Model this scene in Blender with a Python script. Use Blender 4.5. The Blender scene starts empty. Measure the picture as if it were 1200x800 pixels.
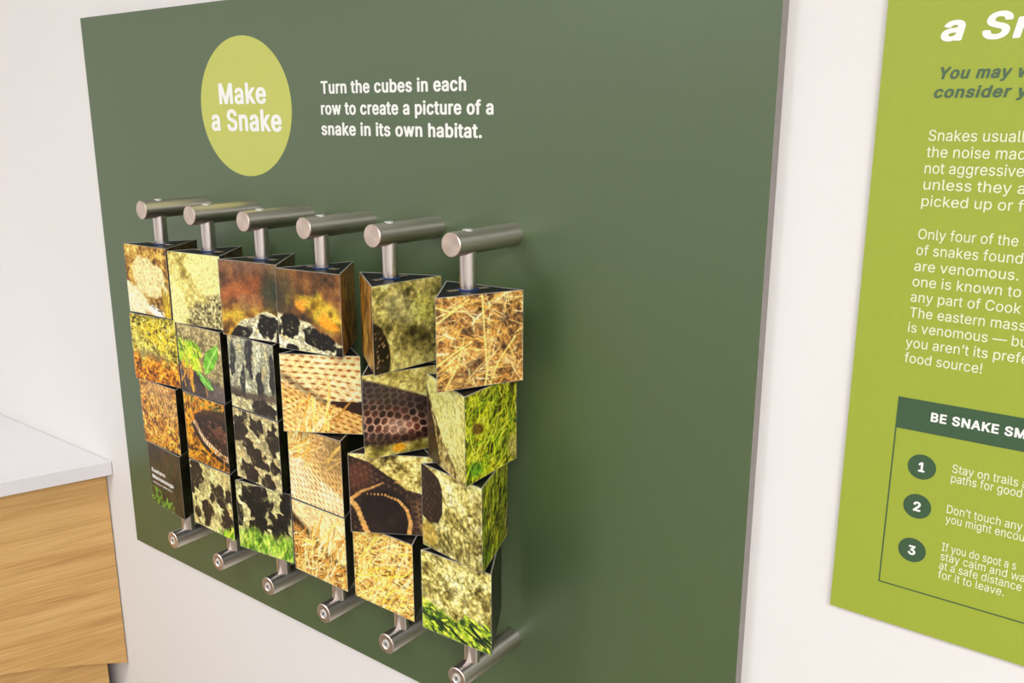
import bpy, bmesh, math, random
import numpy as np
from mathutils import Vector, Matrix

S = bpy.context.scene
COL = S.collection
PI = math.pi

# ------------------------------------------------------------------ camera
YAW, PITCH, ROLL, FPX = 0.65184, 0.24533, 0.00085, 1051.5
fw = Vector((-math.sin(YAW) * math.cos(PITCH), math.cos(YAW) * math.cos(PITCH), -math.sin(PITCH)))
rt = Vector((math.cos(YAW), math.sin(YAW), 0))
up = rt.cross(fw)
r2 = math.cos(ROLL) * rt + math.sin(ROLL) * up
u2 = -math.sin(ROLL) * rt + math.cos(ROLL) * up
cam_data = bpy.data.cameras.new('camera')
cam_data.sensor_width = 36.0
cam_data.lens = FPX / 1200 * 36
cam_data.clip_start = 0.01
cam = bpy.data.objects.new('camera', cam_data)
m = Matrix((r2, u2, -fw)).transposed().to_4x4()
m.translation = Vector((0, -0.9, 1.6))
cam.matrix_world = m
COL.objects.link(cam)
S.camera = cam

# ------------------------------------------------------------------ light
S.view_settings.view_transform = 'Standard'
S.view_settings.look = 'None'
S.view_settings.exposure = -0.08
S.view_settings.gamma = 1.0
S.view_settings.use_curve_mapping = False
world = bpy.data.worlds.new('world')
S.world = world
world.use_nodes = True
world.node_tree.nodes['Background'].inputs[0].default_value = (1, 0.97, 0.93, 1)
world.node_tree.nodes['Background'].inputs[1].default_value = 0.3


def area(name, loc, size, power, col=(0.95, 0.985, 1.05), target=None):
    l = bpy.data.lights.new(name, 'AREA')
    l.shape = 'RECTANGLE'
    l.size, l.size_y = size
    l.energy = power
    l.color = col
    o = bpy.data.objects.new(name, l)
    o.location = loc
    if target is not None:
        o.rotation_euler = (Vector(target) - Vector(loc)).to_track_quat('-Z', 'Y').to_euler()
    COL.objects.link(o)
    return o


area('ceiling_lamp_key', (-1.7, -2.1, 2.74), (0.7, 0.7), 34)
area('fill_light_right', (1.3, -1.9, 2.74), (1.2, 0.8), 58)  # unseen fill light, added to brighten surfaces facing right
area('fill_light_rear', (1.5, -3.2, 2.74), (1.6, 1.0), 46)  # another added fill, out of view, lifting the counter edge and drawer fronts
area('fill_light_up', (-0.6, -2.6, 2.2), (1.2, 1.2), 24, target=(-0.6, -2.6, 2.8))  # added light with no visible fitting, aimed up to brighten the ceiling

# ------------------------------------------------------------------ helpers


def lin(c):
    out = []
    for v in c:
        v = v / 255.0
        out.append(v / 12.92 if v <= 0.04045 else ((v + 0.055) / 1.055) ** 2.4)
    return tuple(out)


def mat(name, rgb, rough=0.5, metal=0.0, spec=0.5, noise=None, bump=None):
    """plain procedural material; noise=(scale, amount) mottles the colour, bump=(scale, strength)"""
    mt = bpy.data.materials.new(name)
    mt.use_nodes = True
    nt = mt.node_tree
    b = nt.nodes['Principled BSDF']
    c = lin(rgb)
    b.inputs['Base Color'].default_value = (*c, 1)
    b.inputs['Roughness'].default_value = rough
    b.inputs['Metallic'].default_value = metal
    b.inputs['Specular IOR Level'].default_value = spec
    tc = nt.nodes.new('ShaderNodeTexCoord')
    if noise:
        n = nt.nodes.new('ShaderNodeTexNoise')
        n.inputs['Scale'].default_value = noise[0]
        n.inputs['Detail'].default_value = 5
        nt.links.new(tc.outputs['Object'], n.inputs['Vector'])
        r = nt.nodes.new('ShaderNodeValToRGB')
        a = noise[1]
        r.color_ramp.elements[0].color = (*[x * (1 - a) for x in c], 1)
        r.color_ramp.elements[1].color = (*[min(1, x * (1 + a)) for x in c], 1)
        r.color_ramp.elements[0].position = 0.3
        r.color_ramp.elements[1].position = 0.7
        nt.links.new(n.outputs['Fac'], r.inputs['Fac'])
        nt.links.new(r.outputs['Color'], b.inputs['Base Color'])
    if bump:
        n = nt.nodes.new('ShaderNodeTexNoise')
        n.inputs['Scale'].default_value = bump[0]
        n.inputs['Detail'].default_value = 3
        nt.links.new(tc.outputs['Object'], n.inputs['Vector'])
        bp = nt.nodes.new('ShaderNodeBump')
        bp.inputs['Strength'].default_value = bump[1]
        bp.inputs['Distance'].default_value = 0.001
        nt.links.new(n.outputs['Fac'], bp.inputs['Height'])
        nt.links.new(bp.outputs['Normal'], b.inputs['Normal'])
    return mt


def steel(name, rgb, rough, aniso, axis):
    mt = mat(name, rgb, rough, 1.0)
    nt = mt.node_tree
    b = nt.nodes['Principled BSDF']
    b.inputs['Anisotropic'].default_value = aniso
    b.inputs['Anisotropic Rotation'].default_value = 0.0 if 'end' in name else 0.25
    t = nt.nodes.new('ShaderNodeTangent')
    t.direction_type = 'RADIAL'
    t.axis = axis
    nt.links.new(t.outputs['Tangent'], b.inputs['Tangent'])
    tc = nt.nodes.new('ShaderNodeTexCoord')
    mp = nt.nodes.new('ShaderNodeMapping')
    mp.inputs['Scale'].default_value = {'Y': (60, 2500, 60), 'Z': (60, 60, 2500)}[axis]
    n = nt.nodes.new('ShaderNodeTexNoise')
    n.inputs['Scale'].default_value = 1.0
    nt.links.new(tc.outputs['Object'], mp.inputs['Vector'])
    nt.links.new(mp.outputs['Vector'], n.inputs['Vector'])
    mr = nt.nodes.new('ShaderNodeMapRange')
    mr.inputs['To Min'].default_value = rough - 0.03
    mr.inputs['To Max'].default_value = rough + 0.03
    nt.links.new(n.outputs['Fac'], mr.inputs['Value'])
    nt.links.new(mr.outputs['Result'], b.inputs['Roughness'])
    return mt


def wood(name):
    mt = bpy.data.materials.new(name)
    mt.use_nodes = True
    nt = mt.node_tree
    b = nt.nodes['Principled BSDF']
    tc = nt.nodes.new('ShaderNodeTexCoord')
    mp = nt.nodes.new('ShaderNodeMapping')
    mp.inputs['Scale'].default_value = (1.6, 1.6, 40)
    nt.links.new(tc.outputs['Object'], mp.inputs['Vector'])
    n1 = nt.nodes.new('ShaderNodeTexNoise')
    n1.inputs['Scale'].default_value = 1.0
    n1.inputs['Detail'].default_value = 6
    n1.inputs['Roughness'].default_value = 0.62
    n1.inputs['Distortion'].default_value = 0.35
    nt.links.new(mp.outputs['Vector'], n1.inputs['Vector'])
    mp2 = nt.nodes.new('ShaderNodeMapping')
    mp2.inputs['Scale'].default_value = (9, 9, 320)
    nt.links.new(tc.outputs['Object'], mp2.inputs['Vector'])
    n2 = nt.nodes.new('ShaderNodeTexNoise')
    n2.inputs['Scale'].default_value = 1.0
    n2.inputs['Detail'].default_value = 4
    nt.links.new(mp2.outputs['Vector'], n2.inputs['Vector'])
    mx = nt.nodes.new('ShaderNodeMath')
    mx.operation = 'MULTIPLY_ADD'
    mx.inputs[1].default_value = 0.4
    nt.links.new(n2.outputs['Fac'], mx.inputs[0])
    m6 = nt.nodes.new('ShaderNodeMath')
    m6.operation = 'MULTIPLY'
    m6.inputs[1].default_value = 0.6
    nt.links.new(n1.outputs['Fac'], m6.inputs[0])
    nt.links.new(m6.outputs[0], mx.inputs[2])
    r = nt.nodes.new('ShaderNodeValToRGB')
    e = r.color_ramp.elements
    e[0].position, e[0].color = 0.36, (*lin((198, 150, 88)), 1)
    e[1].position, e[1].color = 0.64, (*lin((234, 192, 128)), 1)
    k = e.new(0.5)
    k.color = (*lin((221, 175, 108)), 1)
    nt.links.new(mx.outputs[0], r.inputs['Fac'])
    nt.links.new(r.outputs['Color'], b.inputs['Base Color'])
    b.inputs['Roughness'].default_value = 0.5
    return mt


M = {}
M['wall'] = mat('white wall paint', (238, 234, 230), 0.75, spec=0.2, noise=(3, 0.01), bump=(220, 0.08))
M['ceiling'] = mat('ceiling paint', (240, 238, 234), 0.9, spec=0.1, noise=(4, 0.02))
M['floor'] = mat('pale floor tile', (136, 124, 108), 0.7, spec=0.3, noise=(60, 0.05))
M['board'] = mat('dark green laminate', (76, 97, 60), 0.42, spec=1.0, noise=(700, 0.05), bump=(1500, 0.05))
M['board_edge'] = mat('grey board edge', (150, 142, 137), 0.6, noise=(90, 0.06))
M['lime'] = mat('lime print', (200, 204, 100), 0.45, noise=(400, 0.03))
M['lime_board'] = mat('lime green sign print', (162, 176, 58), 0.45, noise=(500, 0.03))
M['white_ink'] = mat('white ink', (250, 249, 242), 0.5, noise=(300, 0.01))
M['cream_ink'] = mat('cream ink', (240, 240, 205), 0.5, noise=(300, 0.01))
M['green_ink'] = mat('dark green ink', (62, 92, 62), 0.45, noise=(400, 0.03))
M['slate_ink'] = mat('slate green ink', (80, 106, 76), 0.45, noise=(400, 0.03))
M['sign_edge'] = mat('pale sign edge', (222, 220, 200), 0.6, noise=(90, 0.03))
M['black'] = mat('black moulded core', (20, 20, 22), 0.5, 0.0, 0.25, noise=(200, 0.2))
M['panel_edge'] = mat('pale panel edge', (176, 172, 162), 0.5, noise=(300, 0.05))
M['blue'] = mat('blue bushing plastic', (34, 66, 122), 0.4, noise=(200, 0.1))
M['tab'] = mat('brass tinted plate', (205, 185, 160), 0.35, 0.9, noise=(300, 0.1))
M['tube'] = steel('brushed steel standoff', (212, 202, 194), 0.31, 0.85, 'Y')
M['rod'] = steel('brushed steel rod', (214, 205, 200), 0.26, 0.5, 'Z')
M['cap'] = steel('turned steel end', (215, 198, 185), 0.33, 0.7, 'Y')
M['screw'] = mat('bright zinc screw', (236, 234, 230), 0.4, 0.5, noise=(500, 0.05))
M['dark'] = mat('dark recess', (50, 52, 60), 0.5, noise=(500, 0.1))
M['wood'] = wood('light oak veneer')
M['carcass'] = mat('cabinet side board', (150, 112, 70), 0.6, noise=(30, 0.1))
M['top'] = mat('white countertop', (240, 236, 236), 0.35, noise=(60, 0.01))

# print material: reads the painted picture of the panel from its colour attribute
pm = bpy.data.materials.new('glossy photo print')
pm.use_nodes = True
nt = pm.node_tree
at = nt.nodes.new('ShaderNodeAttribute')
at.attribute_name = 'print'
hs = nt.nodes.new('ShaderNodeTexNoise')
tcn = nt.nodes.new('ShaderNodeTexCoord')
hs.inputs['Scale'].default_value = 900
nt.links.new(tcn.outputs['Object'], hs.inputs['Vector'])
mrn = nt.nodes.new('ShaderNodeMapRange')
mrn.inputs['To Min'].default_value = 0.3
mrn.inputs['To Max'].default_value = 0.42
nt.links.new(hs.outputs['Fac'], mrn.inputs['Value'])
nt.links.new(at.outputs['Color'], nt.nodes['Principled BSDF'].inputs['Base Color'])
nt.links.new(mrn.outputs['Result'], nt.nodes['Principled BSDF'].inputs['Roughness'])
nt.nodes['Principled BSDF'].inputs['Specular IOR Level'].default_value = 0.4
M['print'] = pm


def empty(name, loc=(0, 0, 0), rz=0.0):
    o = bpy.data.objects.new(name, None)
    o.empty_display_size = 0.03
    o.location = loc
    o.rotation_euler = (0, 0, rz)
    COL.objects.link(o)
    return o


def tag(o, label, cat, group=None):
    o['label'] = label
    o['category'] = cat
    if group:
        o['group'] = group
    return o


def link(name, bm, mats, parent=None, smooth=False):
    me = bpy.data.meshes.new(name)
    bm.normal_update()
    bm.to_mesh(me)
    bm.free()
    if not isinstance(mats, (list, tuple)):
        mats = [mats]
    for x in mats:
        me.materials.append(x)
    if smooth:
        for p in me.polygons:
            p.use_smooth = True
        try:
            me.set_sharp_from_angle(angle=math.radians(35))
        except Exception:
            pass
    o = bpy.data.objects.new(name, me)
    COL.objects.link(o)
    if parent:
        o.parent = parent
    return o


def box_bm(lo, hi, bevel=0.0, seg=2):
    bm = bmesh.new()
    v = [bm.verts.new((x, y, z)) for z in (lo[2], hi[2]) for y in (lo[1], hi[1]) for x in (lo[0], hi[0])]
    for f in ((0, 2, 3, 1), (4, 5, 7, 6), (0, 1, 5, 4), (2, 6, 7, 3), (0, 4, 6, 2), (1, 3, 7, 5)):
        bm.faces.new([v[i] for i in f])
    if bevel:
        bmesh.ops.bevel(bm, geom=bm.edges[:], offset=bevel, segments=seg, affect='EDGES', profile=0.5)
    return bm


def prism_bm(pts, z0, z1, bevel=0.0):
    """extrude a plan polygon (counter-clockwise) upwards"""
    bm = bmesh.new()
    a = [bm.verts.new((x, y, z0)) for x, y in pts]
    b = [bm.verts.new((x, y, z1)) for x, y in pts]
    n = len(pts)
    bm.faces.new(a[::-1])
    bm.faces.new(b)
    for i in range(n):
        j = (i + 1) % n
        bm.faces.new((a[i], a[j], b[j], b[i]))
    if bevel:
        bmesh.ops.bevel(bm, geom=bm.edges[:], offset=bevel, segments=2, affect='EDGES', profile=0.5)
    return bm


def lathe_bm(prof, axis='Z', n=48, origin=(0, 0, 0), cap_mat=None, close=True):
    """revolve (radius, height) pairs; height runs along Z, or along -Y from the origin"""
    bm = bmesh.new()
    rings = []
    for r, h in prof:
        ring = []
        if r < 1e-7:
            p = (0, 0, h) if axis == 'Z' else (0, -h, 0)
            ring = [bm.verts.new(Vector(p) + Vector(origin))]
        else:
            for i in range(n):
                a = 2 * PI * i / n
                p = (r * math.cos(a), r * math.sin(a), h) if axis == 'Z' else (r * math.cos(a), -h, r * math.sin(a))
                ring.append(bm.verts.new(Vector(p) + Vector(origin)))
        rings.append(ring)
    for k, (a, b) in enumerate(zip(rings, rings[1:])):
        for i in range(n):
            j = (i + 1) % n
            if len(a) == 1 and len(b) == 1:
                continue
            if len(a) == 1:
                f = bm.faces.new((a[0], b[i], b[j]))
            elif len(b) == 1:
                f = bm.faces.new((a[i], a[j], b[0]))
            else:
                f = bm.faces.new((a[i], a[j], b[j], b[i]))
            if cap_mat is not None and k in cap_mat:
                f.material_index = cap_mat[k]
    bmesh.ops.recalc_face_normals(bm, faces=bm.faces[:])
    return bm


# ------------------------------------------------------------------ lettering
# outlines of the printed letters in three weights, already cut into triangles: advance, corner points, triangles (1000 units to the em)
GLYPHS = {
 'B': {
  ' ': (188, '', ''),
  '.': (188, "95 -22 128 -18 150 -6 170 18 175 42 169 66 152 87 128 100 96 105 64 100 40 87 21 66 16 42 21 18 41 -6 64 -18", "9 7 8 10 7 9 10 6 7 11 6 10 11 5 6 12 5 11 12 4 5 13 4 12 13 3 4 14 3 13 14 2 3 15 2 14 15 1 2 15 0 1"),
  'E': (419, "62 -18 378 -18 402 -11 409 -2 408 62 394 72 378 75 170 75 159 78 159 206 162 209 362 211 378 216 387 222 389 230 389 286 386 294 370 302 162 306 159 310 159 430 170 434 378 434 394 438 405 446 406 454 406 510 402 518 386 525 370 527 58 527 42 524 31 518 26 510 26 502 26 -2 32 -10 42 -15", "30 28 29 31 28 30 31 27 28 32 27 31 33 27 32 33 26 27 34 26 33 34 25 26 35 20 34 20 21 34 21 25 34 21 24 25 21 23 24 21 22 23 35 19 20 35 18 19 35 9 18 9 10 18 10 17 18 10 16 17 10 15 16 10 14 15 10 13 14 10 12 13 10 11 12 35 8 9 35 7 8 35 6 7 35 5 6 35 4 5 35 3 4 36 3 35 36 2 3 37 2 36 37 1 2 0 1 37"),
  'H': (517, "62 -18 138 -16 153 -10 158 -2 159 206 162 213 170 214 354 213 358 206 358 -2 364 -10 386 -18 458 -18 474 -15 485 -10 491 -2 491 6 491 502 491 510 486 518 466 526 394 527 378 525 362 516 358 510 358 310 346 307 170 307 159 310 159 510 154 517 138 525 122 527 51 526 31 518 26 510 26 502 26 -2 32 -10 42 -15", "33 31 32 22 20 21 22 19 20 34 31 33 34 30 31 23 19 22 35 30 34 23 18 19 35 29 30 24 18 23 36 29 35 36 28 29 25 18 24 25 17 18 37 28 36 25 16 17 37 27 28 26 16 25 37 5 27 5 26 27 5 6 26 6 7 26 7 16 26 8 16 7 37 4 5 37 3 4 9 16 8 9 15 16 38 3 37 38 2 3 10 15 9 10 14 15 39 2 38 39 1 2 11 14 10 11 13 14 0 1 39 11 12 13"),
  'M': (628, "62 -18 130 -17 150 -10 156 -2 156 206 162 224 252 -2 258 -10 282 -18 338 -18 354 -17 370 -10 376 -2 466 229 470 214 470 -2 476 -10 498 -18 570 -18 596 -10 602 -2 602 6 602 502 602 510 597 518 578 526 562 527 474 527 458 524 447 518 314 181 181 518 162 526 146 527 58 527 42 524 31 518 26 510 26 502 26 -2 32 -10 42 -15", "34 32 33 27 25 26 35 32 34 28 25 27 28 24 25 35 31 32 36 31 35 29 24 28 37 31 36 37 30 31 30 24 29 30 23 24 38 30 37 30 22 23 39 5 38 5 30 38 30 13 22 13 21 22 30 12 13 14 21 13 39 4 5 6 30 5 15 21 14 39 3 4 6 12 30 15 20 21 40 3 39 40 2 3 7 12 6 7 11 12 16 20 15 16 19 20 7 10 11 41 2 40 41 1 2 17 19 16 17 18 19 8 10 7 0 1 41 8 9 10"),
  'S': (447, "149 -19 196 -26 252 -26 300 -19 340 -5 374 13 402 37 425 69 438 101 442 141 436 181 420 213 400 237 366 261 334 277 212 314 184 325 162 341 152 357 149 373 150 389 162 413 172 424 188 433 220 440 252 437 282 421 295 405 305 373 316 364 332 360 404 360 425 365 434 373 433 397 427 421 415 445 397 469 380 485 356 502 332 514 300 525 260 532 212 533 164 527 124 515 92 499 60 474 37 445 23 413 18 373 23 333 39 301 60 277 92 254 127 237 276 190 299 173 309 157 310 125 305 109 293 93 268 76 228 67 196 70 165 85 146 109 137 141 124 151 108 154 36 155 14 149 5 141 6 117 15 85 27 61 45 37 68 17 92 2", "44 42 43 44 41 42 45 41 44 45 40 41 46 40 45 46 39 40 46 38 39 47 38 46 47 37 38 48 37 47 48 36 37 49 24 48 24 36 48 24 35 36 49 23 24 25 35 24 26 35 25 49 22 23 49 21 22 27 35 26 27 34 35 50 21 49 50 20 21 28 34 27 28 33 34 50 19 20 51 19 50 51 18 19 29 33 28 29 32 33 29 31 32 30 31 29 51 17 18 51 16 17 52 16 51 52 15 16 52 14 15 53 14 52 54 14 53 54 13 14 54 12 13 55 12 54 56 12 55 56 11 12 56 10 11 57 10 56 57 9 10 58 9 57 59 9 58 71 69 70 71 68 69 71 67 68 72 67 71 73 67 72 73 66 67 59 8 9 60 8 59 74 66 73 74 65 66 61 8 60 61 7 8 62 7 61 75 65 74 75 64 65 63 7 62 75 63 64 63 6 7 75 6 63 76 6 75 77 6 76 77 5 6 78 5 77 78 4 5 0 4 78 0 3 4 0 2 3 1 2 0"),
  'T': (449, "196 -18 270 -17 285 -10 291 -2 291 430 302 434 422 434 439 438 449 446 451 454 451 510 446 518 438 523 414 527 30 527 6 520 -2 510 -2 454 0 446 10 438 30 434 150 434 159 430 159 -2 164 -10 174 -15", "14 12 13 15 12 14 15 11 12 16 11 15 16 10 11 17 10 16 17 9 10 18 9 17 18 8 9 19 8 18 19 7 8 20 7 19 20 6 7 20 5 6 21 5 20 22 5 21 22 4 5 23 4 22 23 3 4 24 3 23 24 2 3 25 2 24 25 1 2 0 1 25"),
  'a': (389, "99 -19 140 -26 180 -26 212 -21 244 -9 268 -17 340 -18 364 -11 370 -3 371 253 366 293 355 325 338 349 321 365 294 381 260 394 212 402 164 401 124 393 84 378 52 358 29 333 14 309 7 293 9 285 19 277 92 256 108 256 125 261 149 293 164 305 180 311 204 312 220 306 233 293 239 277 241 253 236 246 132 231 76 216 52 205 30 189 6 157 -1 133 -3 101 1 69 11 45 29 21 48 5 68 -7 148 68 135 77 127 93 127 117 136 133 148 141 164 147 238 157 242 149 239 117 232 101 221 85 204 72 188 65 164 64", "17 15 16 18 15 17 18 14 15 19 14 18 19 13 14 20 13 19 20 12 13 21 12 20 21 11 12 22 11 21 22 32 11 32 10 11 22 31 32 33 10 32 22 30 31 23 30 22 34 10 33 23 29 30 24 29 23 24 28 29 35 10 34 35 9 10 25 28 24 26 28 25 36 9 35 26 27 28 37 9 36 37 8 9 38 57 37 57 8 37 39 57 38 40 57 39 41 57 40 42 57 41 43 57 42 43 56 57 58 8 57 59 8 58 43 55 56 43 54 55 44 54 43 44 53 54 44 52 53 60 8 59 45 52 44 61 8 60 45 51 52 62 8 61 45 50 51 63 8 62 46 50 45 46 64 50 64 8 63 46 8 64 47 8 46 48 8 47 49 8 48 49 7 8 0 4 49 4 7 49 0 3 4 5 7 4 5 6 7 1 3 0 1 2 3"),
  'b': (424, "171 -18 195 -24 227 -26 283 -20 328 -2 369 30 398 70 409 94 418 126 424 190 417 254 404 294 380 334 355 360 322 382 283 396 243 402 195 400 150 390 148 398 148 510 143 518 123 526 42 526 23 518 19 510 19 -2 25 -10 43 -17 115 -18 147 -8 203 68 178 86 159 118 149 158 148 214 156 254 173 286 195 305 211 311 227 311 243 307 259 295 273 278 281 262 293 214 293 166 282 118 262 86 251 75 235 67 219 65", "23 21 22 24 21 23 25 21 24 25 20 21 26 20 25 26 19 20 17 15 16 18 15 17 26 18 19 18 14 15 26 37 18 37 38 18 38 14 18 38 39 14 39 13 14 39 12 13 39 40 12 40 11 12 41 11 40 42 11 41 43 11 42 43 10 11 26 36 37 44 10 43 45 10 44 26 35 36 45 9 10 26 34 35 46 9 45 46 8 9 47 8 46 26 33 34 47 7 8 26 32 33 48 7 47 48 6 7 26 31 32 49 6 48 50 6 49 50 5 6 26 51 31 51 5 50 26 5 51 26 4 5 27 4 26 27 30 4 30 3 4 27 29 30 0 3 30 28 29 27 1 3 0 1 2 3"),
  'c': (396, "208 -26 240 -24 272 -18 304 -6 328 7 352 26 370 46 385 70 397 102 394 110 380 118 312 135 292 134 275 126 259 94 245 78 224 67 208 64 192 66 176 74 151 102 140 126 134 150 130 182 132 214 139 246 149 270 159 286 176 302 200 311 216 311 232 306 256 286 272 254 296 244 312 245 380 262 393 270 396 278 387 302 373 326 353 350 334 366 304 383 272 394 240 400 208 402 168 399 128 390 88 370 56 343 36 318 15 278 5 238 0 190 4 142 14 102 34 62 59 30 89 6 128 -13 168 -23", "47 45 46 47 44 45 48 44 47 48 43 44 49 43 48 49 42 43 50 42 49 50 41 42 50 40 41 51 40 50 51 30 40 30 39 40 52 29 51 29 30 51 52 28 29 31 39 30 32 39 31 52 27 28 32 38 39 52 26 27 33 38 32 53 26 52 33 37 38 53 25 26 33 36 37 33 35 36 34 35 33 53 24 25 54 24 53 54 23 24 55 23 54 55 22 23 55 21 22 56 21 55 12 10 11 13 10 12 56 20 21 14 10 13 14 9 10 14 8 9 57 20 56 57 19 20 14 7 8 15 7 14 16 7 15 57 18 19 16 6 7 17 6 16 57 17 18 57 6 17 58 6 57 58 5 6 59 5 58 59 4 5 59 3 4 60 3 59 60 2 3 61 2 60 61 1 2 0 1 61"),
  'e': (404, "146 -18 184 -25 224 -26 264 -21 304 -9 336 7 364 30 383 54 398 86 398 94 392 102 384 106 320 122 296 123 280 117 273 110 260 86 240 70 224 65 200 65 184 70 168 79 154 94 140 118 133 142 133 150 136 151 376 152 397 158 404 166 405 206 401 246 393 278 379 310 363 334 340 358 312 377 280 390 240 400 192 402 152 397 112 383 80 365 48 335 26 302 13 270 3 230 0 174 7 126 20 86 40 52 68 22 103 -2 136 242 135 246 140 262 155 286 176 304 200 312 224 309 246 294 262 270 271 246 264 240 256 239 152 239", "40 38 39 40 37 38 41 37 40 41 36 37 42 36 41 42 35 36 43 35 42 43 34 35 44 34 43 44 58 34 58 33 34 44 57 58 59 33 58 59 32 33 60 32 59 44 56 57 45 56 44 61 32 60 45 55 56 61 31 32 46 55 45 62 31 61 46 54 55 46 53 54 63 31 62 63 30 31 46 65 53 64 30 63 46 64 65 46 30 64 47 30 46 47 29 30 48 26 47 26 29 47 26 28 29 26 27 28 48 25 26 48 24 25 48 23 24 49 23 48 14 12 13 14 11 12 49 22 23 15 11 14 16 11 15 16 10 11 16 9 10 49 21 22 16 8 9 50 21 49 17 8 16 17 7 8 50 20 21 18 7 17 50 19 20 50 18 19 50 7 18 50 6 7 51 6 50 51 5 6 52 5 51 52 4 5 0 4 52 0 3 4 1 3 0 1 2 3"),
  'f': (254, "83 -18 149 -18 170 -10 175 -2 176 302 181 308 189 309 245 311 257 318 262 326 262 334 262 382 255 390 237 397 178 398 176 406 176 430 181 446 189 455 237 451 248 454 259 462 276 518 275 526 269 532 253 539 213 547 173 547 133 540 101 526 71 502 56 478 47 446 46 398 -3 396 -21 390 -27 382 -27 326 -23 318 -3 310 37 309 45 306 47 302 47 -2 52 -10 61 -14", "28 26 27 28 25 26 29 25 28 29 24 25 29 23 24 30 23 29 30 22 23 30 21 22 31 21 30 32 21 31 32 18 21 18 20 21 32 17 18 19 20 18 33 17 32 33 16 17 33 15 16 33 14 15 34 14 33 34 13 14 34 12 13 35 12 34 36 12 35 36 11 12 37 11 36 37 10 11 37 9 10 38 9 37 38 8 9 39 8 38 39 7 8 39 6 7 40 6 39 40 5 6 41 5 40 41 4 5 42 4 41 43 4 42 43 3 4 44 3 43 44 2 3 45 2 44 45 1 2 0 1 45"),
  'g': (425, "208 -169 272 -162 328 -142 350 -129 369 -113 387 -89 398 -65 404 -41 406 -9 406 375 406 383 392 394 376 397 304 397 288 392 280 384 240 398 192 402 160 400 128 392 92 375 56 347 29 311 12 271 4 239 1 207 1 175 5 135 21 87 35 63 55 39 96 10 148 -9 184 -13 216 -12 248 -7 272 1 276 -1 277 -9 274 -33 264 -54 254 -65 232 -76 200 -79 176 -74 159 -65 128 -30 104 -23 80 -27 27 -57 18 -65 17 -73 46 -113 64 -129 91 -145 144 -163 192 78 168 90 155 103 145 119 133 159 131 207 138 247 153 279 176 303 192 310 208 312 234 303 251 287 262 271 275 231 278 175 268 127 248 96 224 80", "18 16 17 19 16 18 19 15 16 13 11 12 14 11 13 14 10 11 20 15 19 15 10 14 20 10 15 20 9 10 21 9 20 21 66 9 66 67 9 67 68 9 68 69 9 69 8 9 22 66 21 22 65 66 23 65 22 23 64 65 23 63 64 23 62 63 24 62 23 70 8 69 24 61 62 25 61 24 71 8 70 26 61 25 26 60 61 27 60 26 72 8 71 27 59 60 28 59 27 73 8 72 28 58 59 28 57 58 74 8 73 28 56 57 29 56 28 56 8 74 29 8 56 30 8 29 31 36 30 36 8 30 32 36 31 32 35 36 37 8 36 38 8 37 32 34 35 33 34 32 39 8 38 39 7 8 48 46 47 49 46 48 49 45 46 40 7 39 40 6 7 41 6 40 50 45 49 51 45 50 51 44 45 42 6 41 42 5 6 52 44 51 52 43 44 43 5 42 52 5 43 52 4 5 53 4 52 53 3 4 54 3 53 54 2 3 54 1 2 55 1 54 55 0 1"),
  'h': (410, "54 -18 123 -17 142 -10 147 -2 148 230 150 254 159 278 171 294 187 305 211 311 227 308 244 294 254 278 261 254 262 -2 275 -14 299 -18 371 -16 385 -10 391 -2 391 254 385 294 373 326 357 350 339 368 315 384 283 396 251 401 219 402 150 390 148 510 139 521 123 526 43 526 24 518 19 510 19 -2 24 -10 35 -15", "33 31 32 34 31 33 34 30 31 35 30 34 36 30 35 36 29 30 29 27 28 29 26 27 29 25 26 36 6 29 6 7 29 7 8 29 8 25 29 8 24 25 8 23 24 8 9 23 9 22 23 9 21 22 10 21 9 11 21 10 12 21 11 12 20 21 36 5 6 13 20 12 36 4 5 14 20 13 14 19 20 36 3 4 37 3 36 37 2 3 15 19 14 15 18 19 38 2 37 38 1 2 15 17 18 16 17 15 0 1 38"),
  'i': (167, "51 430 79 425 103 427 127 435 144 446 156 462 160 478 157 502 146 518 119 536 87 542 47 535 23 520 15 510 8 494 9 470 24 446 55 -18 127 -16 142 -10 147 -2 147 382 141 390 119 397 47 397 25 390 19 382 19 -2 24 -10 31 -14", "25 23 24 25 22 23 26 22 25 26 21 22 27 21 26 27 20 21 28 20 27 28 19 20 29 19 28 29 18 19 17 18 29 11 9 10 11 8 9 12 8 11 13 8 12 13 7 8 14 7 13 14 6 7 15 6 14 15 5 6 16 5 15 16 4 5 0 4 16 0 3 4 0 2 3 1 2 0"),
  'k': (381, "54 -18 123 -17 139 -12 147 -3 148 118 149 126 155 130 267 -11 291 -18 379 -18 400 -10 406 -2 403 8 240 214 244 222 387 367 393 374 394 382 387 391 363 397 283 397 267 394 251 384 153 286 148 294 148 510 139 521 123 526 43 526 24 518 19 510 19 -2 24 -10 35 -15", "28 26 27 29 26 28 29 25 26 30 25 29 31 25 30 31 24 25 21 19 20 21 18 19 22 18 21 22 17 18 23 17 22 23 16 17 23 15 16 23 14 15 31 23 24 31 14 23 31 5 14 5 13 14 5 6 13 6 12 13 7 12 6 31 4 5 31 3 4 7 11 12 32 3 31 7 10 11 32 2 3 33 2 32 7 9 10 8 9 7 33 1 2 0 1 33"),
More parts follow.
